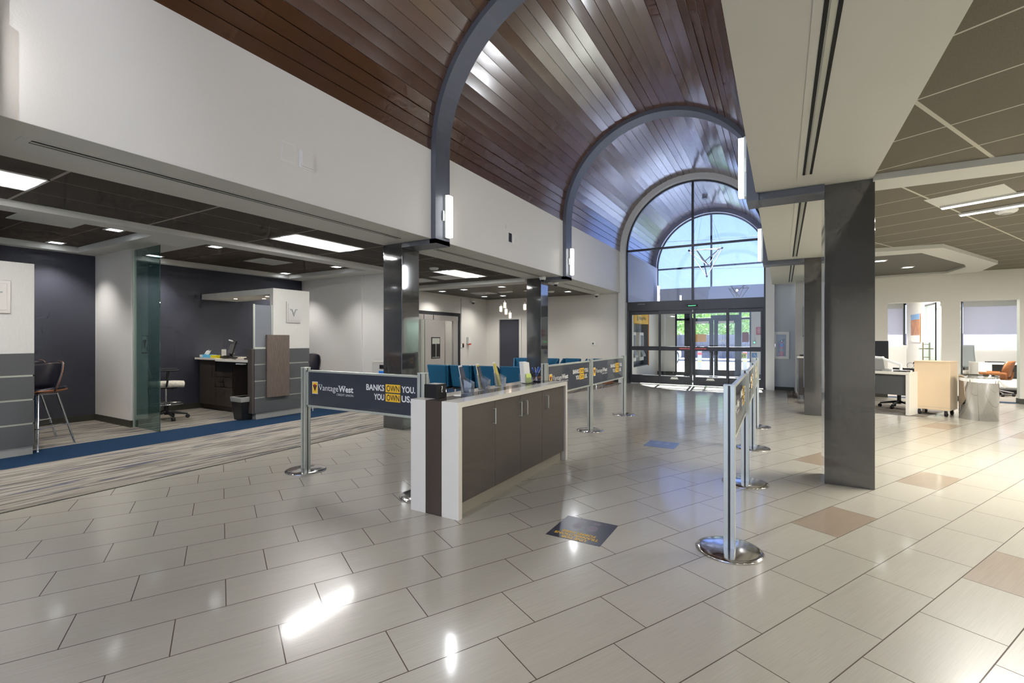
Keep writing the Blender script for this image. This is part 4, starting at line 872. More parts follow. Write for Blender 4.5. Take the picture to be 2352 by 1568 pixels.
def sign(x, y, L, rz, lab):
    t = thing('queue_sign', lab, 'sign', (x, y, 0), rz, group='sign panels between the queue posts')
    z0, z1 = .645, 1.015
    MB().box(0, L, -.014, .014, z1 - .02, z1).box(0, L, -.014, .014, z0, z0 + .02).box(0, .02, -.014, .014, z0, z1).box(L - .02, L, -.014, .014, z0, z1).obj('frame', 'alu', t, bev=.002)
    MB().box(.018, L - .018, -.006, .006, z0 + .018, z1 - .018).obj('panel', 'sign_dark', t)
    k = 1.0 if 1.45 < L < 1.52 else L / 1.50
    for f in (-1, 1):
        Y = f * .0075
        q = (lambda a: a * k) if f < 0 else (lambda a: L - a * k)
        def bx(a, b, c, d, e=.0): return MB().box(q(a), q(b), Y - .0005 * 0, Y + f * (.0005 + e), c, d)
        def ft(n_, s_, m_, a, b, zb, cap, e=.0012, bold=0.0): return fit(n_, s_, m_, t, min(q(a), q(b)), max(q(a), q(b)), zb, cap, Y + f * e, f, bold)
        bx(.078, .162, .781, .902).obj('logo_border', 'text_white', t)
        bx(.083, .157, .787, .896, .0003).obj('logo_field', 'sign_yellow', t)
        MB().prism([(q(.089), .868), (q(.110), .868), (q(.120), .838), (q(.130), .868), (q(.151), .868), (q(.120), .806)], Y + f * .0006, Y + f * .0011, lambda a, b, c: (a, c, b)).obj('logo_letter', 'sign_black', t)
        MB().prism([(q(.105), .877), (q(.135), .877), (q(.120), .842)], Y + f * .0006, Y + f * .0013, lambda a, b, c: (a, c, b)).obj('logo_wedge', 'logo_red', t)
        ft('lettering', 'Vantage', 'text_white', .178, .462, .821, .056); ft('lettering', 'West', 'text_white', .466, .668, .821, .056, bold=.026)
        for a, b in ((.172, .192), (.204, .220), (.458, .488), (.520, .548)): bx(a, b, .8745, .8785, .0006).obj('serif', 'text_white', t)
        ft('lettering', 'CREDIT UNION', 'text_white', .44, .668, .783, .020)
        ft('slogan', 'BANKS', 'text_white', .840, 1.066, .861, .052, bold=.028); ft('slogan', 'YOU.', 'text_white', 1.272, 1.428, .861, .052, bold=.028)
        ft('slogan', 'YOU', 'text_white', .938, 1.066, .779, .052, bold=.028); ft('slogan', 'US.', 'text_white', 1.272, 1.385, .779, .052, bold=.028)
        for zb in (.852, .770):
            bx(1.082, 1.257, zb, zb + .071, .0003).obj('slogan_block', 'sign_yellow', t); ft('slogan', 'OWN', 'sign_black', 1.094, 1.246, zb + .010, .052, bold=.012)
    return t
mat('sign_black', rgb(40, 36, 34), .5)
PL = [(-4.17, 3.04), (-2.60, 3.04)]
post(-4.17, 3.04, 'queue post at the free left end of the sign by the carpet'); post(-2.63, 3.04, 'queue post mostly hidden behind the left end of the white counter')
post(-2.41, 4.93, 'queue post just behind the far end of the white counter'); post(-2.41, 6.43, 'queue post in the middle of the left row'); post(-2.40, 8.06, 'queue post at the far end of the left row nearest the doors')
post(-.285, 3.22, 'queue post nearest the camera in the right row'); post(-.295, 4.80, 'second queue post of the right row'); post(-.31, 6.38, 'third queue post of the right row'); post(-.335, 7.95, 'farthest queue post of the right row')
sign(-4.137, 3.04, 1.474, 0, 'dark queue sign with white and yellow slogan facing the camera by the carpet')
sign(-2.41, 4.963, 1.434, pi / 2, 'queue sign in the left row right behind the white counter'); sign(-2.41, 6.463, 1.564, pi / 2, 'queue sign in the left row nearest the doors')
for (x, y, x2, y2, l) in ((-.285, 3.22, -.295, 4.80, 'nearest queue sign of the right row, seen almost edge-on'), (-.295, 4.80, -.31, 6.38, 'middle queue sign of the right row'), (-.31, 6.38, -.335, 7.95, 'farthest queue sign of the right row')):
    L = sqrt((x2 - x) ** 2 + (y2 - y) ** 2); a = atan2(y2 - y, x2 - x); sign(x + cos(a) * .033, y + sin(a) * .033, L - .066, a, l)

# ================================================================ WHITE COUNTER
x0, x1, y0, y1, zt = -2.50, -2.04, 2.747, 4.74, .86
t = thing('service_counter', 'white quartz waterfall counter with a dark stripe and four grey doors', 'counter', (-2.27, 3.74, 0))
a, b = -2.352, -2.196
MB(t).box(x0, a, y0, y0 + .045, 0, zt).box(b, x1, y0, y0 + .045, 0, zt).box(x0, a, y1 - .045, y1, 0, zt).box(b, x1, y1 - .045, y1, 0, zt).box(x0, a, y0 + .045, y1 - .045, zt - .04, zt).box(b, x1, y0 + .045, y1 - .045, zt - .04, zt).obj('quartz_shell', 'quartz_white', t, bev=.0015)
MB(t).box(a, b, y0 + .0005, y0 + .045, 0, zt - .0005).box(a, b, y1 - .045, y1 - .0005, 0, zt - .0005).box(a, b, y0 + .045, y1 - .045, zt - .04, zt - .0005).obj('dark_stripe', 'quartz_brown', t, bev=.0015)
MB(t).box(x0 + .03, x1 - .04, y0 + .045, y1 - .045, .1, zt - .04).obj('carcass', 'laminate_bronze', t)
MB(t).box(x0 + .10, x1 - .055, y0 + .045, y1 - .045, 0, .1).obj('toe_kick', 'toe_shade', t)
ys = [2.794, 3.283, 3.72, 4.16, 4.69]
for i, hy in enumerate((3.245, 3.69, 3.80, 4.245)):
    d = MB(t).box(x1 - .04, x1 - .022, ys[i] + .0015, ys[i + 1] - .0015, .105, .812).obj('door', 'laminate_bronze', t, bev=.001)
    MB(t).tube([(x1 - .022, hy, .755), (x1 + .008, hy, .755), (x1 + .008, hy, .632), (x1 - .022, hy, .632)], .0045, 8).obj('handle', 'alu', d)
for i in range(4):
    MB(t).box(x0 + .012, x0 + .03, ys[i] + .0015, ys[i + 1] - .0015, .105, .812).obj('door', 'laminate_bronze', t, bev=.001)
MB(t).cyl((-2.275, 3.12, zt - .001), (-2.275, 3.12, zt + .002), .078, seg=32).obj('grommet', 'black', t)
# things on it
t = thing('question_box', 'small black box with a white question mark at the near end of the counter', 'box', (-2.395, 2.92, zt))
MB().prism([(-.064, 0), (.064, 0), (.064, .03), (.052, .045), (.052, .055), (.064, .065), (.064, .108), (-.064, .108)], -.062, .062, lambda a, b, c: (c, a, b)).obj('box', 'black', t, bev=.002)
text('question_mark', '?', .07, 'text_white', t, (.0635, -.01, .045), (0, 1, 0), (0, 0, 1), 1, 'LEFT', .0004, .001)
MB().box(-.05, .05, -.045, .045, .1085, .11).obj('top_card', 'plastic_grey', t)
def holder(y, x, lab, m1, m2, h):
    t = thing('brochure_holder', lab, 'brochure holder', (x, y, zt), radians(20), group='clear brochure holders on the counter')
    MB().prism([(.05, 0), (.055, .085), (.052, .085), (.047, .004), (-.03, .004), (-.052, .14), (-.055, .14), (-.034, 0)], -.056, .056, lambda a, b, c: (a, c, b)).obj('holder', 'acrylic', t)
    MB().prism([(.05, 0), (.055, .085), (-.052, .14), (-.034, 0)], -.057, -.055, lambda a, b, c: (a, c, b)).obj('side_wall', 'acrylic', t); MB().prism([(.05, 0), (.055, .085), (-.052, .14), (-.034, 0)], .055, .057, lambda a, b, c: (a, c, b)).obj('side_wall', 'acrylic', t)
    for k in range(3):
        o = .012 * k; MB().prism([(-.022 + o, .006), (-.016 + o, .006), (-.05 + o * .5 - .01, h - .012 * k), (-.055 + o * .5 - .01, h - .012 * k)], -.05, .05, lambda a, b, c: (a, c, b)).obj('brochure', ['paper', m2, m1][k], t)
holder(3.30, -2.36, 'clear holder with dark brochures, nearest on the counter', 'paper_dark', 'paper_dark', .235); holder(3.62, -2.40, 'clear holder with photo-covered brochures, second on the counter', 'paper_dark', 'paper_yellow', .235); holder(3.94, -2.42, 'clear holder with yellow brochures, third on the counter', 'paper_yellow', 'paper_yellow', .235)
t = thing('form_holder', 'clear holder with a thick stack of white forms beside the pen cup', 'brochure holder', (-2.34, 4.34, zt), radians(-12))
MB().prism([(.05, 0), (.055, .06), (.052, .06), (.047, .004), (-.04, .004), (-.052, .1), (-.055, .1), (-.043, 0)], -.056, .056, lambda a, b, c: (a, c, b)).obj('holder', 'acrylic', t)
MB().prism([(-.03, .006), (.025, .006), (.0, .215), (-.055, .225)], -.048, .048, lambda a, b, c: (a, c, b)).obj('form_stack', 'paper', t); MB().prism([(.027, .006), (.034, .006), (.03, .07), (.022, .1)], -.03, .05, lambda a, b, c: (a, c, b)).obj('green_slip', 'paper_green', t)
mb = MB()
for k in range(9): mb.box(.0, .0245, -.03, .03 - .02 * (k % 3 == 1), .03 + k * .019, .032 + k * .019)
t = thing('pen_cup', 'black wire mesh cup full of blue and white pens', 'pen cup', (-2.32, 4.54, zt))
mb = MB()
for k in range(20):
    a_ = 2 * pi * k / 20
    for s in (1, -1): mb.cyl((.043 * cos(a_), .043 * sin(a_), 0), (.043 * cos(a_ + s * .6), .043 * sin(a_ + s * .6), .095), .0009, seg=4, cap=False)
mb.obj('mesh', 'black', t); MB().lathe([(.043, .092), (.045, .092), (.045, .098), (.043, .098)], seg=24).lathe([(.001, 0), (.044, 0), (.044, .006)], seg=24).obj('rim', 'black', t)
rr = random.Random(3); p0 = None; pens = [(i, rr.uniform(0, 6.28)) for i in range(9)]
for i, a_ in pens:
    w = i % 3 == 2; p = thing('pen', 'white pen standing in the mesh cup' if w else 'blue pen standing in the mesh cup', 'pen', (-2.32, 4.54, zt), group='white pens in the cup' if w else 'blue pens in the cup')
    r = .03 + rr.uniform(0, .008); q0 = Vector((-r * cos(a_) * .7, -r * sin(a_) * .7, .01)); q1 = Vector((r * cos(a_) * 1.4, r * sin(a_) * 1.4, .145 + rr.uniform(-.012, .012)))
    MB().cyl(q0, q1, .0042, seg=8).obj('barrel', 'paper' if w else 'pen_blue', p); d = (q1 - q0).normalized(); MB().cyl(q1 - d * .03, q1 + d * .004, .0056, seg=8).obj('cap', 'pen_blue' if not w else 'plastic_grey', p)
# floor decals
def decal(cx, cy, s, m, lab, words):
    t = thing('floor_decal', lab, 'floor sticker', (cx, cy, 0)); MB().box(-s, s, -s, s, .0005, .0016).obj('sheet', m, t)
    mb = MB()
    for sx in (-1, 1):
        for (oy, ry, rx) in ((.045, .058, .036), (.14, .026, .03)):
            mb.add([(sx * .055 + rx * cos(a), oy * 1.0 + .0 + ry * sin(a) * .9, .0018) for a in [2 * pi * i / 20 for i in range(20)]], [tuple(range(20))])
    mb.obj('footprints', 'decal_print' if words else 'decal_blue_print', t)
    if words:
        for s_, yy in (('LINE FOR', -.150), ('TRANSACTIONS', -.105), ('FORMS HERE', -.060)): text('lettering', s_, .046, 'text_yellow', t, (0, yy, .0022), (-1, 0, 0), (0, -1, 0), .92, 'CENTER', .0002, .0006)
mat('decal_blue_print', rgb(140, 158, 196), .3)
decal(-1.198, 3.05, .192, 'decal_navy', 'dark square floor sticker with yellow words and footprints', True); decal(-1.31, 6.02, .185, 'decal_blue', 'blue-grey square floor sticker farther toward the doors', False)

# ================================================================ BLUE CHAIRS
def armchair(name, x, y, rz, lab, low, group):
    """upholstered chair, local front is +y"""
    t = thing(name, lab, 'armchair', (x, y, 0), rz, group=group)
    w = .222
    MB().prism([(-w, .80), (w, .80), (w - .035, .36), (-w + .035, .36)], -.245, -.175, lambda a, b, c: (a, c + (b - .6) * -.12, b)).obj('backrest', 'blue_fabric', t, bev=.018)
    for s in (-1, 1):
        MB().prism([(-.235, .795), (-.15, .80), (.20, .60), (.25, .55), (.24, .36), (-.17, .36)], s * (w - .0), s * (w + .035), lambda a, b, c: (c - (.80 - b) * s * .075, a, b)).obj('arm', 'blue_fabric', t, bev=.015)
    MB().box(-.2, .2, -.17, .25, .34, .46).obj('seat', 'blue_fabric', t, bev=.03)
    MB().box(-.2, .2, -.2, .24, .31, .345).obj('seat_base', 'black_soft', t, bev=.01)
    for sx in (-1, 1):
        for sy in (-1, 1): MB().cyl((sx * .16, sy * .15 + .01, .32), (sx * .2, sy * .2 + .01, 0), .011, seg=8).obj('leg', 'chrome', t)
    return t
c0 = armchair('lounge_chair', -6.12, 7.72, radians(4), 'blue upholstered chair seen from behind, leftmost of the row beyond the counter', 0, 'blue chairs with their backs to the camera')
for x, y, l in ((-5.60, 7.80, 'blue upholstered chair seen from behind, second from the left beyond the counter'), (-5.07, 7.87, 'blue upholstered chair seen from behind, third from the left beyond the counter'), (-4.50, 7.95, 'blue upholstered chair seen from behind, rightmost of the row beyond the counter')):
    dup(c0, (x, y, 0), radians(4), l)
for x, y, r, l in ((-6.18, 11.25, 205, 'blue armchair facing the camera just left of the far column'), (-5.45, 11.35, 186, 'blue armchair facing the camera right behind the far column'), (-4.92, 11.55, 180, 'blue armchair facing the camera right of the far column'), (-4.32, 11.7, 176, 'blue armchair facing the camera, rightmost behind the queue sign')):
    dup(c0, (x, y, 0), radians(r), l, 'blue armchairs facing the camera')
t = thing('side_table', 'small brown wooden side table between the blue chairs', 'table', (-4.47, 9.15, 0)); MB().box(-.18, .18, -.18, .18, .47, .50).obj('table_top', 'walnut', t, bev=.004)
for sx in (-1, 1):
    for sy in (-1, 1): MB().box(sx * .16 - .015, sx * .16 + .015, sy * .16 - .015, sy * .16 + .015, 0, .47).obj('leg', 'walnut', t)
tag(MB().box(-4.60, -4.36, 13.25, 13.6, 0.005, .10).obj('wooden_box', 'brick_brown', bev=.005), 'low brown wooden box on the carpet edge left of the doors', 'box')

# ================================================================ ENTRY WALL, EXTINGUISHER, SIDE COUNTER
t = thing('extinguisher_cabinet', 'white framed wall cabinet holding the fire extinguisher', 'cabinet', (-.02, YE, 1.16))
MB(t).box(-.20, -.125, YE - .02, YE, .81, 1.51).box(.09, .16, YE - .02, YE, .81, 1.51).box(-.125, .09, YE - .02, YE, .81, .88).box(-.125, .09, YE - .02, YE, 1.44, 1.51).obj('frame', 'plastic_white', t, bev=.003)
MB(t).box(-.13, -.12, YE, YE + .135, .87, 1.45).box(.085, .095, YE, YE + .135, .87, 1.45).box(-.12, .085, YE + .125, YE + .135, .87, 1.45).box(-.12, .085, YE, YE + .125, .865, .875).box(-.12, .085, YE, YE + .125, 1.445, 1.455).obj('recess', 'plastic_grey', t)
MB(t).box(-.122, .087, YE - .008, YE - .004, .88, 1.44).obj('glass', 'glass_clear', t); MB(t).box(-.16, -.15, YE - .03, YE - .02, 1.11, 1.2).obj('handle', 'chrome', t)
t = thing('fire_extinguisher', 'red fire extinguisher with a blue tag in the wall cabinet', 'fire extinguisher', (-.01, YE + .065, .877))
MB().lathe([(.001, 0), (.055, 0), (.058, .01), (.058, .30), (.05, .335), (.022, .365), (.018, .38)], seg=28).obj('cylinder', 'red_paint', t)
MB().cyl((0, 0, .375), (0, 0, .41), .016, seg=12).obj('valve', 'chrome', t); MB().obox((.02, 0, .425), .11, .016, .014, ry=radians(-14)).obox((.02, 0, .40), .09, .016, .012, ry=radians(8)).obj('lever', 'black', t)
MB().tube([(-.015, 0, .39), (-.05, -.01, .39), (-.068, -.02, .35), (-.07, -.02, .2), (-.066, -.02, .08)], .009).obj('hose', 'rubber', t); MB().lathe([(.0585, .13), (.0587, .13), (.0587, .20), (.0585, .20)], seg=28).obj('label_band', 'plastic_grey', t); MB().obox((.0, -.062, .29), .065, .002, .1, rz=radians(4), ry=radians(5)).obj('inspection_tag', 'blue_tag', t)
S('wall_partition', MB().box(.512, .60, 12.0, 13.4, 0, CR), 'warm_wall')
t = thing('side_counter', 'dark counter with a pale top against the wall beyond the far right column', 'counter', (.4, 12.6, 0))
MB(t).box(.29, .50, 12.05, 12.95, .905, .945).obj('counter_top', 'quartz_white', t, bev=.002); MB(t).box(.315, .50, 12.08, 12.93, .10, .905).obj('body', 'laminate_bronze', t); MB(t).box(.308, .316, 12.09, 12.92, .11, .90).obj('door', 'laminate_light', t, bev=.001) if 'laminate_light' in MATS else MB(t).box(.308, .316, 12.09, 12.92, .11, .90).obj('door', mat('laminate_light', rgb(150, 152, 158), .25), t, bev=.001); MB(t).box(.35, .50, 12.12, 12.9, 0, .10).obj('toe_kick', 'toe_grey', t)
tag(MB().obox((.40, 12.5, .96), .1, .4, .02).obj('keyboard_tray', 'black', bev=.004), 'flat black device on the dark side counter', 'device')
t = thing('wall_display', 'thin black wall display seen edge-on beyond the far right column', 'screen', (.47, 12.75, 1.73)); MB(t).box(.43, .47, 12.2, 13.3, 1.38, 2.10).obj('frame', 'black', t, bev=.003); MB(t).box(.426, .43, 12.23, 13.27, 1.41, 2.07).obj('screen', 'screen', t); MB(t).box(.47, .505, 12.6, 12.9, 1.6, 1.9).obj('bracket', 'black', t)
tag(MB().box(.11, .30, 11.1, 13.8, .001, .008).obj('floor_mat', 'carpet_right'), 'narrow grey patterned mat in front of the side counter', 'mat')

# ================================================================ RIGHT: DESK, CABINET, BIN
DA = radians(-28); ex = Vector((cos(DA), sin(DA), 0)); ey = Vector((-sin(DA), cos(DA), 0)); O = Vector((1.905, 10.41, 0))
t = thing('reception_desk', 'white waterfall desk with a dark front panel behind the right column', 'desk', O, DA)
MB().box(-1.55, 0, 0, .72, .70, .75).box(-.055, 0, 0, .72, 0, .70).box(-1.55, -1.495, 0, .72, 0, .70).obj('desk_shell', 'quartz_white', t, bev=.002); MB().box(-1.495, -.055, .06, .08, .335, .70).obj('modesty_panel', 'laminate_dark', t)
def at(a, b, z=0): return tuple(O + ex * a + ey * b + Vector((0, 0, z)))
t = thing('monitor', 'black monitor with its back to the camera on the reception desk', 'monitor', at(-.62, .35, .75), DA + radians(10)); sc = MB().obox((-.1, 0, .36), .58, .035, .36).obj('housing', 'black', t, bev=.006); MB().obox((-.1, .019, .36), .55, .003, .33).obj('screen', 'screen', sc)
t = thing('jointed_arm', 'white jointed monitor arm clamped to the reception desk', 'monitor arm', at(-.22, .3, .75), DA + radians(10))
MB().cyl((0, 0, 0), (0, 0, .015), .045, seg=16).cyl((0, 0, 0), (0, 0, .13), .022, seg=12).obj('pole', 'plastic_white', t); MB().obox((-.135, 0, .165), .30, .035, .045, ry=radians(22)).obj('lower_link', 'plastic_white', t, bev=.01); MB().obox((-.36, 0, .235), .22, .035, .045, ry=radians(4)).obj('upper_link', 'plastic_white', t, bev=.01)
MB().ball((-.26, 0, .225), .032, 10, 6).obj('joint', 'plastic_white', t); MB().tube([(-.26, -.03, .22), (-.3, -.04, .15), (-.36, -.04, .2)], .004, 5).obj('cable', 'black', t)
t = thing('laptop', 'open laptop standing on the reception desk under the monitor arm', 'laptop', at(-.55, .18, .75), DA); MB().box(-.17, .17, -.1, .13, 0, .015).obj('keyboard_base', 'black', t, bev=.003); MB().obox((0, -.13, .11), .34, .01, .22, rx=radians(18)).obj('lid', 'plastic_grey', t, bev=.003)
t = thing('card_reader', 'small grey device on the front edge of the reception desk', 'device', at(-.36, .1, .75), DA); MB().prism([(-.06, 0), (.06, 0), (.055, .035), (-.05, .03)], -.05, .05, lambda a, b, c: (a, c, b)).obj('body', 'plastic_grey', t, bev=.004); MB().box(-.03, .03, -.03, .03, .034, .036).obj('screen', 'screen', t)
t = thing('signature_pad', 'flat black pad at the right end of the reception desk', 'device', at(-.14, .14, .75), DA); MB().box(-.11, .08, -.09, .09, 0, .018).obj('body', 'black', t, bev=.004); MB().box(-.095, .065, -.07, .07, .018, .0195).obj('screen', 'screen_grey', t)
t = thing('webcam', 'small black camera on a stalk with a looped cable on the reception desk', 'camera', at(-.05, .4, .75), DA); MB().cyl((0, 0, 0), (0, 0, .02), .035, seg=14).cyl((0, 0, 0), (0, 0, .14), .007, seg=8).obj('stand', 'black', t); MB().obox((0, 0, .15), .05, .03, .03).obj('head', 'black', t, bev=.005)
MB().tube([(0, 0, .03)] + [(-.07 + .05 * cos(a), .02, .1 + .05 * sin(a)) for a in [i * .5 - 1.2 for i in range(11)]], .003, 5).obj('cable', 'black', t)
swivel('task_chair', 1.95, 11.50, radians(150), 'black swivel chair under the reception desk', .46, False, 'black_soft', 'black_soft', .2, True)
CA = radians(-25); t = thing('rolling_cabinet', 'beige metal cabinet on black casters next to the reception desk', 'cabinet', (2.03, 10.745, 0), CA)
MB().box(0, .476, 0, .46, .105, .925).obj('body', 'beige_metal', t, bev=.004); MB().box(-.006, .482, -.006, .466, .925, .94).obj('top', 'beige_metal', t, bev=.003); MB().box(.004, .472, -.002, .001, .145, .148).obj('seam', 'plastic_grey', t)
for a_, b_ in ((.06, .05), (.416, .05), (.06, .4), (.416, .4)):
    c = MB().box(a_ - .03, a_ + .03, b_ - .03, b_ + .03, .095, .105).box(a_ - .028, a_ - .022, b_ - .02, b_ + .02, .05, .1).box(a_ + .022, a_ + .028, b_ - .02, b_ + .02, .05, .1).obj('caster_fork', 'chrome', t)
    MB().cyl((a_ - .018, b_, .05), (a_ + .018, b_, .05), .05, seg=20).cyl((a_ - .024, b_, .05), (a_ + .024, b_, .05), .016, seg=10).obj('caster_wheel', 'rubber', c)
t = thing('trash_can', 'round polished steel trash can with a folded white liner', 'trash can', (2.815, 10.55, 0))
MB().lathe([(.001, .004), (.238, 0), (.238, .70), (.243, .705), (.243, .725), (.23, .73), (.222, .66), (.222, .3)], seg=64).obj('body', 'chrome', t)
def lin_(u, v):
    a = 2 * pi * u; r = .242 + .003 * sin(a * 9) * v + .004 * sin(a * 23); return (r * cos(a), r * sin(a), .685 - .045 * v - .03 * v * (.5 + .5 * cos(a - 5.6)))
MB().grid(lin_, 72, 4, None).obj('liner', 'paper', t)
MB().grid(lambda u, v: (.19 * 1 + .06 * (v * 1.3) + .05 * (u - .5) * v * 2.2, -.165 - .05 * v + .02 * sin(u * 7), .655 - .105 * v * (1 - .5 * abs(u - .3)) + .01 * sin(u * 12)), 10, 6, .002).ball((.2, -.15, .655), .025, 10, 6).obj('liner_knot', 'paper', t)
# offices behind glass
def gdoor(x, ya, yb, lab, flip):
    t = thing('glass_door', lab, 'glass door', (x, ya, 0), group='glass office doors'); MB(t).box(x - .005, x + .005, ya, yb, .01, 2.10).obj('pane', 'glass_door', t)
    MB(t).box(x - .012, x + .012, ya, yb, 2.09, 2.13).box(x - .012, x + .012, ya - .012, ya + .002, 0.008, 2.13).obj('rail', 'dark_alu', t)
    if flip:
        yh = yb - .1
        for s in (-1, 1): MB(t).cyl((x + s * .06, yh, .82), (x + s * .06, yh, 1.245), .016, seg=12).cyl((x, yh, .9), (x + s * .06, yh, .9), .008, seg=8).cyl((x, yh, 1.2), (x + s * .06, yh, 1.2), .008, seg=8).obj('pull_handle', 'handle_bronze', t)
        MB(t).cyl((x - .13, yh, 1.10), (x + .13, yh, 1.10), .013, seg=10).obj('lock_bar', 'handle_bronze', t)
        MB(t).box(x - .007, x - .005, 13.92, 14.1, 1.28, 1.30).box(x - .007, x - .005, 13.92, 14.1, 1.68, 1.70).box(x - .007, x - .005, 13.92, 13.935, 1.28, 1.7).box(x - .007, x - .005, 14.085, 14.1, 1.28, 1.7).obj('etched_logo', 'plastic_grey', t)
mat('handle_bronze', rgb(150, 144, 124), .35, metal=.7)
gdoor(2.915, 13.5, 14.38, 'open glass door of the left office with tall pull handles', True); gdoor(3.335, 13.5, 14.38, 'open glass door of the right office at its left jamb', False)
for xa, xb, nm in ((1.6, 3.0, 'left'), (3.22, 4.20, 'right'), (4.27, 5.6, 'right')):
    z0 = 1.17 if nm == 'left' else 1.08
    lab = 'pale roller shade over the left office window' if nm == 'left' else ('narrow pale roller shade left of the post in the right office' if xa < 4 else 'wide pale roller shade right of the post in the right office')
    t = thing('roller_shade', lab, 'roller shade', ((xa + xb) / 2, 17.18, 2.3), group='office roller shades'); MB(t).box(xa, xb, 17.17, 17.173, z0, 2.22).obj('shade_cloth', 'shade_fabric', t); MB(t).box(xa, xb, 17.13, 17.19, 2.2, 2.34).obj('cassette', 'plastic_grey', t); MB(t).box(xa, xb, 17.16, 17.18, z0 - .02, z0).obj('hem_bar', 'plastic_white', t)
t = thing('wall_art', 'acrylic photo print of orange cliffs under blue sky in the left office', 'picture', (3.07, 16.1, 1.6)); MB(t).box(3.055, 3.07, 15.6, 16.55, 1.24, 1.98).obj('print', 'art_print', t, bev=.002); MB(t).box(3.053, 3.055, 15.6, 16.55, 1.84, 1.98).obj('print_sky', 'art_sky', t); MB(t).box(3.053, 3.055, 15.6, 16.55, 1.24, 1.42).obj('print_snow', 'paper', t)
for a_, b_ in ((15.63, 1.27), (16.52, 1.27), (15.63, 1.95), (16.52, 1.95)): MB(t).cyl((3.045, a_, b_), (3.08, a_, b_), .012, seg=10).obj('standoff', 'chrome', t)
t = thing('office_desk', 'white desk with a dark recess inside the right office', 'desk', (4.9, 15.9, 0))
MB(t).box(4.16, 6.0, 15.6, 16.3, .71, .755).box(4.16, 4.40, 15.6, 16.3, 0.1, .71).obj('desk_shell', 'quartz_white', t, bev=.002); MB(t).box(4.40, 6.0, 15.9, 15.93, .36, .71).obj('recess_panel', 'laminate_dark', t); MB(t).box(4.40, 6.0, 15.63, 15.66, .17, .36).obj('lower_panel', 'plastic_white', t); MB(t).box(4.2, 6.0, 15.7, 16.2, .0, .1).obj('plinth', 'black', t)
tag(MB().obox((4.5, 15.8, .765), .3, .2, .02).obj('desk_phone', 'black', bev=.004), 'flat black phone on the white desk in the right office', 'phone')
swivel('mesh_chair', 4.30, 16.72, radians(190), 'grey mesh swivel chair behind the white office desk', .46, False, 'mesh_grey', 'cream_fabric', .6)
t = thing('walnut_chair', 'walnut shell guest chair on a chrome swivel base in the right office', 'office chair', (4.33, 15.1, 0), radians(60))
MB().grid(lambda u, v: ((u - .5) * .5 * (.75 + .35 * sin(v * pi)), -.22 - .1 * v - .0 + .1 * (2 * u - 1) ** 2, .44 + .38 * v), 12, 10, .014).obj('back_shell', 'walnut', t); MB().grid(lambda u, v: ((u - .5) * .44 * (.75 + .35 * sin(v * pi)), -.2 - .1 * v + .1 * (2 * u - 1) ** 2, .45 + .36 * v), 12, 10, .02).obj('back_cushion', 'navy_leather', t)
MB().grid(lambda u, v: ((u - .5) * .52, (v - .5) * .46, .40 + .16 * (2 * u - 1) ** 4 + .0), 12, 8, .02).obj('seat_shell', 'walnut', t); MB().box(-.2, .2, -.2, .22, .42, .46).obj('seat_cushion', 'navy_leather', t, bev=.03); MB().cyl((0, 0, .07), (0, 0, .4), .02, seg=10).obj('column', 'chrome', t)
for k in range(5):
    a_ = 2 * pi * k / 5; l = MB().cyl((0, 0, .14), (.28 * cos(a_), .28 * sin(a_), .085), .018, .01, 8).obj('base_arm', 'chrome', t); MB().cyl((.28 * cos(a_), .28 * sin(a_) - .02, .035), (.28 * cos(a_), .28 * sin(a_) + .02, .035), .035, seg=12).obj('caster', 'rubber', l)

# ================================================================ VESTIBULE
t = thing('cash_machine_alcove', 'grey recessed wall with a yellow header sign seen through the left door pane', 'sign', (-4.2, 15.6, 0))
MB(t).box(-4.34, -4.30, 14.72, 16.56, .42, 1.84).box(-4.34, -4.07, 14.72, 14.74, .42, 1.84).box(-4.34, -4.07, 16.54, 16.56, .42, 1.84).box(-4.34, -4.07, 14.72, 16.56, .42, .44).obj('niche', 'atm_grey', t)
hd = MB(t).box(-4.30, -4.055, 14.72, 16.56, 1.84, 2.18).obj('header', 'sign_yellow', t, bev=.004)
MB(t).box(-4.054, -4.050, 15.1, 15.18, 1.92, 2.1).obj('logo', 'sign_dark', hd); text('lettering', 'VantageWest', .16, 'sign_dark', hd, tuple(Vector((-4.053, 15.26, 1.97)) - Vector(t.location)), (0, 1, 0), (0, 0, 1), 1.1)
MB(t).box(-4.07, -4.045, 16.56, 16.60, .40, 2.18).obj('edge_trim', 'orange_trim', t) if 'orange_trim' in MATS else MB(t).box(-4.07, -4.045, 16.56, 16.60, .40, 2.18).obj('edge_trim', mat('orange_trim', rgb(240, 140, 50), .4), t)
for y, l in ((14.9, 'nearest cash machine in the grey alcove'), (15.85, 'second cash machine in the grey alcove')):
    a_ = thing('cash_machine', l, 'cash machine', (-4.30, y, .6), group='cash machines in the vestibule'); MB().box(0, .2, -.25, .25, 0, .95).obj('housing', 'plastic_white', a_, bev=.02); MB().box(.2, .205, -.18, .18, .45, .85).obj('screen', 'atm_grey', a_); MB().prism([(.2, .12), (.28, .14), (.28, .2), (.2, .36)], -.2, .2, lambda a, b, c: (a, c, b)).obj('keypad_shelf', 'plastic_grey', a_, bev=.005)
t = thing('red_notice', 'small red notice on the vestibule wall right of the outer doors', 'notice', (-.68, 17.99, 1.6)); MB().box(-.085, .085, -.006, .005, -.13, .13).obj('sheet', 'logo_red', t); mb = MB()
for k in range(5): mb.box(-.05 - .01 * (k % 2), .05 + .01 * (k % 2), -.008, -.006, .09 - k * .04, .10 - k * .04)
mb.obj('print_line', 'text_white', t)
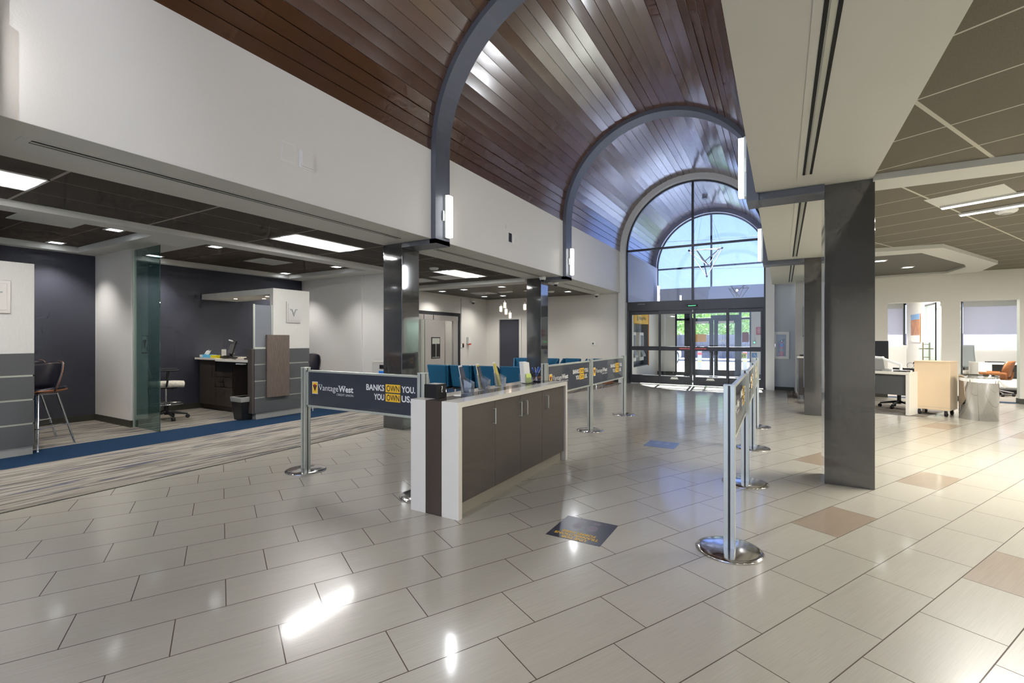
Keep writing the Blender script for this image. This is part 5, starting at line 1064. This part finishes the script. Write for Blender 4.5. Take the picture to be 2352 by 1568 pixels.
t = thing('exit_button', 'small box with a green light on the vestibule wall', 'switch', (-.82, 17.99, 1.2)); MB().box(-.04, .04, -.03, .005, -.06, .06).obj('box', 'plastic_grey', t, bev=.004); MB().box(-.022, .022, -.034, -.03, -.02, .03).obj('button', 'green_led', t); MB().cyl((0, -.01, .06), (0, -.01, .98), .008, seg=6).obj('conduit', 'plastic_white', t)
t = thing('access_sign', 'small blue accessibility sign low on the vestibule wall', 'sign', (-.82, 17.99, .77)); MB().box(-.075, .075, -.006, .005, -.08, .08).obj('plate', 'access_blue', t) if 'access_blue' in MATS else MB().box(-.075, .075, -.006, .005, -.08, .08).obj('plate', mat('access_blue', rgb(20, 104, 176), .4), t)
MB().ball((0, -.008, .045), .012, 8, 6).cyl((0, -.008, .03), (0, -.008, -.01), .006, seg=6).cyl((0, -.008, -.01), (.03, -.008, -.01), .006, seg=6).cyl((.03, -.008, -.01), (.04, -.008, -.045), .006, seg=6).lathe([(.03, -.0), (.036, .0)], (0, -.008, -.03), 12).obj('symbol', 'text_white', t)
def sticker(x0, x1, z0, z1, m, lab, word=None, wm='text_white'):
    t = thing('door_sticker', lab, 'sticker', ((x0 + x1) / 2, 18.01, (z0 + z1) / 2)); m and MB(t).box(x0, x1, 18.008, 18.012, z0, z1).obj('sheet', m, t)
    if word: text('lettering', word, (z1 - z0) * .7, wm, t, (0, -.005, -(z1 - z0) * .25), (1, 0, 0), (0, 0, 1), 1, 'CENTER', .0003, .001)
sticker(-2.78, -2.36, 1.22, 1.50, 'orange_sheet', 'orange sheet on the left outer door leaf') if 'orange_sheet' in MATS else (mat('orange_sheet', rgb(244, 186, 110), .6), sticker(-2.78, -2.36, 1.22, 1.50, 'orange_sheet', 'orange sheet on the left outer door leaf'))
sticker(-1.98, -1.62, 1.16, 1.38, None, 'white capitals on the glass of the right outer door leaf', 'AU'); sticker(-1.28, -1.06, .66, .84, 'paper_green', 'green and black sticker low beside the right outer door', 'DY', 'sign_black')
sticker(-1.2, -.99, 1.22, 1.56, 'brown_sheet', 'dark red-brown notice on the right side glass') if 'brown_sheet' in MATS else (mat('brown_sheet', rgb(150, 96, 96), .6), sticker(-1.2, -.99, 1.22, 1.56, 'brown_sheet', 'dark red-brown notice on the right side glass'))

# ================================================================ OUTSIDE
def tree(x, y, h, r, lab, seed):
    rr = random.Random(seed); t = thing('tree', lab, 'tree', (x, y, 0), group='trees beyond the fence')
    MB().cyl((0, 0, -.03), (.1, 0, h * .5), .14, .08, 8).cyl((.1, 0, h * .45), (-.6, .2, h * .7), .06, .03, 6).cyl((.1, 0, h * .45), (.8, -.2, h * .72), .06, .03, 6).obj('trunk', 'bark', t)
    mb = MB()
    for _ in range(2600):
        a = rr.uniform(0, 2 * pi); cz = rr.uniform(-1, 1); s = sqrt(1 - cz * cz); R = r * rr.uniform(.45, 1) * (1 + .25 * sin(3 * a + seed) * s)
        p = Vector((R * s * cos(a), R * s * sin(a), h * .62 + R * .75 * cz)); u_ = Vector((rr.uniform(-1, 1), rr.uniform(-1, 1), rr.uniform(-1, 1))).normalized() * .16; w = u_.orthogonal().normalized() * .07
        mb.add([p - u_, p + w, p + u_, p - w], [(0, 1, 2, 3)])
    mb.obj('foliage', 'leaves', t)
for i, (x, y, h, r, l) in enumerate([(-8.9, 37, 4.0, 2.1, 'green tree beyond the fence, at the left through the doors'), (-6.2, 43, 4.6, 2.2, 'green tree beyond the fence, left of centre through the doors'), (-3.2, 37, 3.9, 2.1, 'green tree beyond the fence, right of centre through the doors'), (-.4, 43, 4.6, 2.2, 'green tree beyond the fence, at the right through the doors'), (2.6, 37, 4, 2.1, 'green tree beyond the fence, farthest right')]): tree(x, y, h, r, l, i)
mb = MB()
for k in range(150): mb.box(-14 + k * .16, -13.845 + k * .16, 33.98, 34.02, -.03, 1.62)
f_ = thing('fence', 'weathered grey board fence across the car park', 'fence', (-2, 34, 0)); mb.v = [v - Vector((-2, 34, 0)) for v in mb.v]; mb.obj('boards', 'fence_grey', f_); MB(f_).box(-14, 10, 34.02, 34.08, .3, .4).box(-14, 10, 34.02, 34.08, 1.3, 1.4).obj('rail', 'fence_grey', f_)
tag(MB().box(-9.2, 6, 30.4, 33.5, -.03, .08).obj('kerb', 'atm_grey', bev=.02), 'grey raised kerb in front of the fence', 'kerb')
for x, y, l in ((-3.02, 21.1, 'steel bollard outside behind the left outer door leaf'), (-1.38, 22.4, 'steel bollard outside behind the right side glass')):
    t = thing('bollard', l, 'bollard', (x, y, -.03), group='bollards outside the doors'); MB().lathe([(.001, .93), (.05, .92), (.085, .87), (.085, 0)][::-1], seg=20).obj('post', 'plastic_grey', t); MB().lathe([(.087, .68), (.087, .78)], seg=20).obj('red_band', 'logo_red', t); MB().lathe([(.087, .40), (.087, .43)], seg=20).obj('yellow_band', 'sign_yellow', t)
t = thing('car', 'white car parked outside left of the outer doors', 'car', (-6.2, 26.0, -.03), radians(80))
f3 = lambda a, b, c: (a, c, b)
MB().prism([(-2.2, .3), (2.2, .3), (2.25, .6), (2.1, .78), (1.1, .92), (-1.9, .95), (-2.2, .85)], -.85, .85, f3).obj('body', 'car_white', t, bev=.08); MB().prism([(-1.7, .93), (1.0, .90), (.35, 1.42), (-1.2, 1.45)], -.75, .75, f3).obj('cabin', 'screen', t, bev=.05); MB().prism([(-1.2, 1.43), (.4, 1.40), (.3, 1.47), (-1.1, 1.5)], -.72, .72, f3).obj('roof', 'car_white', t, bev=.03)
for sx in (-1.35, 1.4):
    for sy in (-1, 1): w = MB().cyl((sx, sy * .7, .33), (sx, sy * .88, .33), .33, seg=24).obj('wheel', 'rubber', t); MB().cyl((sx, sy * .88, .33), (sx, sy * .89, .33), .2, seg=16).obj('rim', 'alu', w)
t = thing('utility_pole', 'utility pole with a transformer seen through the arched window', 'pole', (-9.6, 33, 0))
MB().cyl((0, 0, -.03), (0, 0, 11.5), .15, .12, 10).obj('pole', 'pole_wood', t); MB().box(-.1, 2.2, -.06, .06, 10.4, 10.55).box(-.9, 1.5, -.06, .06, 8.9, 9.02).obj('crossarm', 'pole_wood', t); MB().cyl((.65, 0, 7.0), (.65, 0, 8.1), .34, seg=16).cyl((.65, 0, 8.1), (.65, 0, 8.35), .08, seg=8).obj('transformer', 'plastic_grey', t)
for x, z in ((.1, 10.6), (1.0, 10.6), (1.9, 10.6)): MB().cyl((x, 0, z), (x, 0, z + .25), .05, seg=8).obj('insulator', 'pole_wood', t)
MB().tube([(.65, 0, 8.3), (1.1, 0, 8.9), (1.9, 0, 10.4)], .02, 5).tube([(.65, 0, 7.0), (.3, 0, 5.8), (.9, 0, 5.2)], .02, 5).tube([(0, 0, 6.0), (1.6, 0, 5.1)], .02, 5).obj('drop_wire', 'black', t)
for k, (z, y, l) in enumerate(((10.6, 33.1, 'highest overhead wire across the sky in the arched window'), (8.2, 33.3, 'middle overhead wire across the sky in the arched window'), (6.3, 33.5, 'lowest overhead wire across the sky in the arched window'))):
    tag(MB().tube([(-9.5 + i * 3, y, z - .5 * (1 - ((i - 5) / 5) ** 2)) for i in range(11)], .014, 5).obj('overhead_wire', 'black'), l, 'wire', 'overhead wires outside')
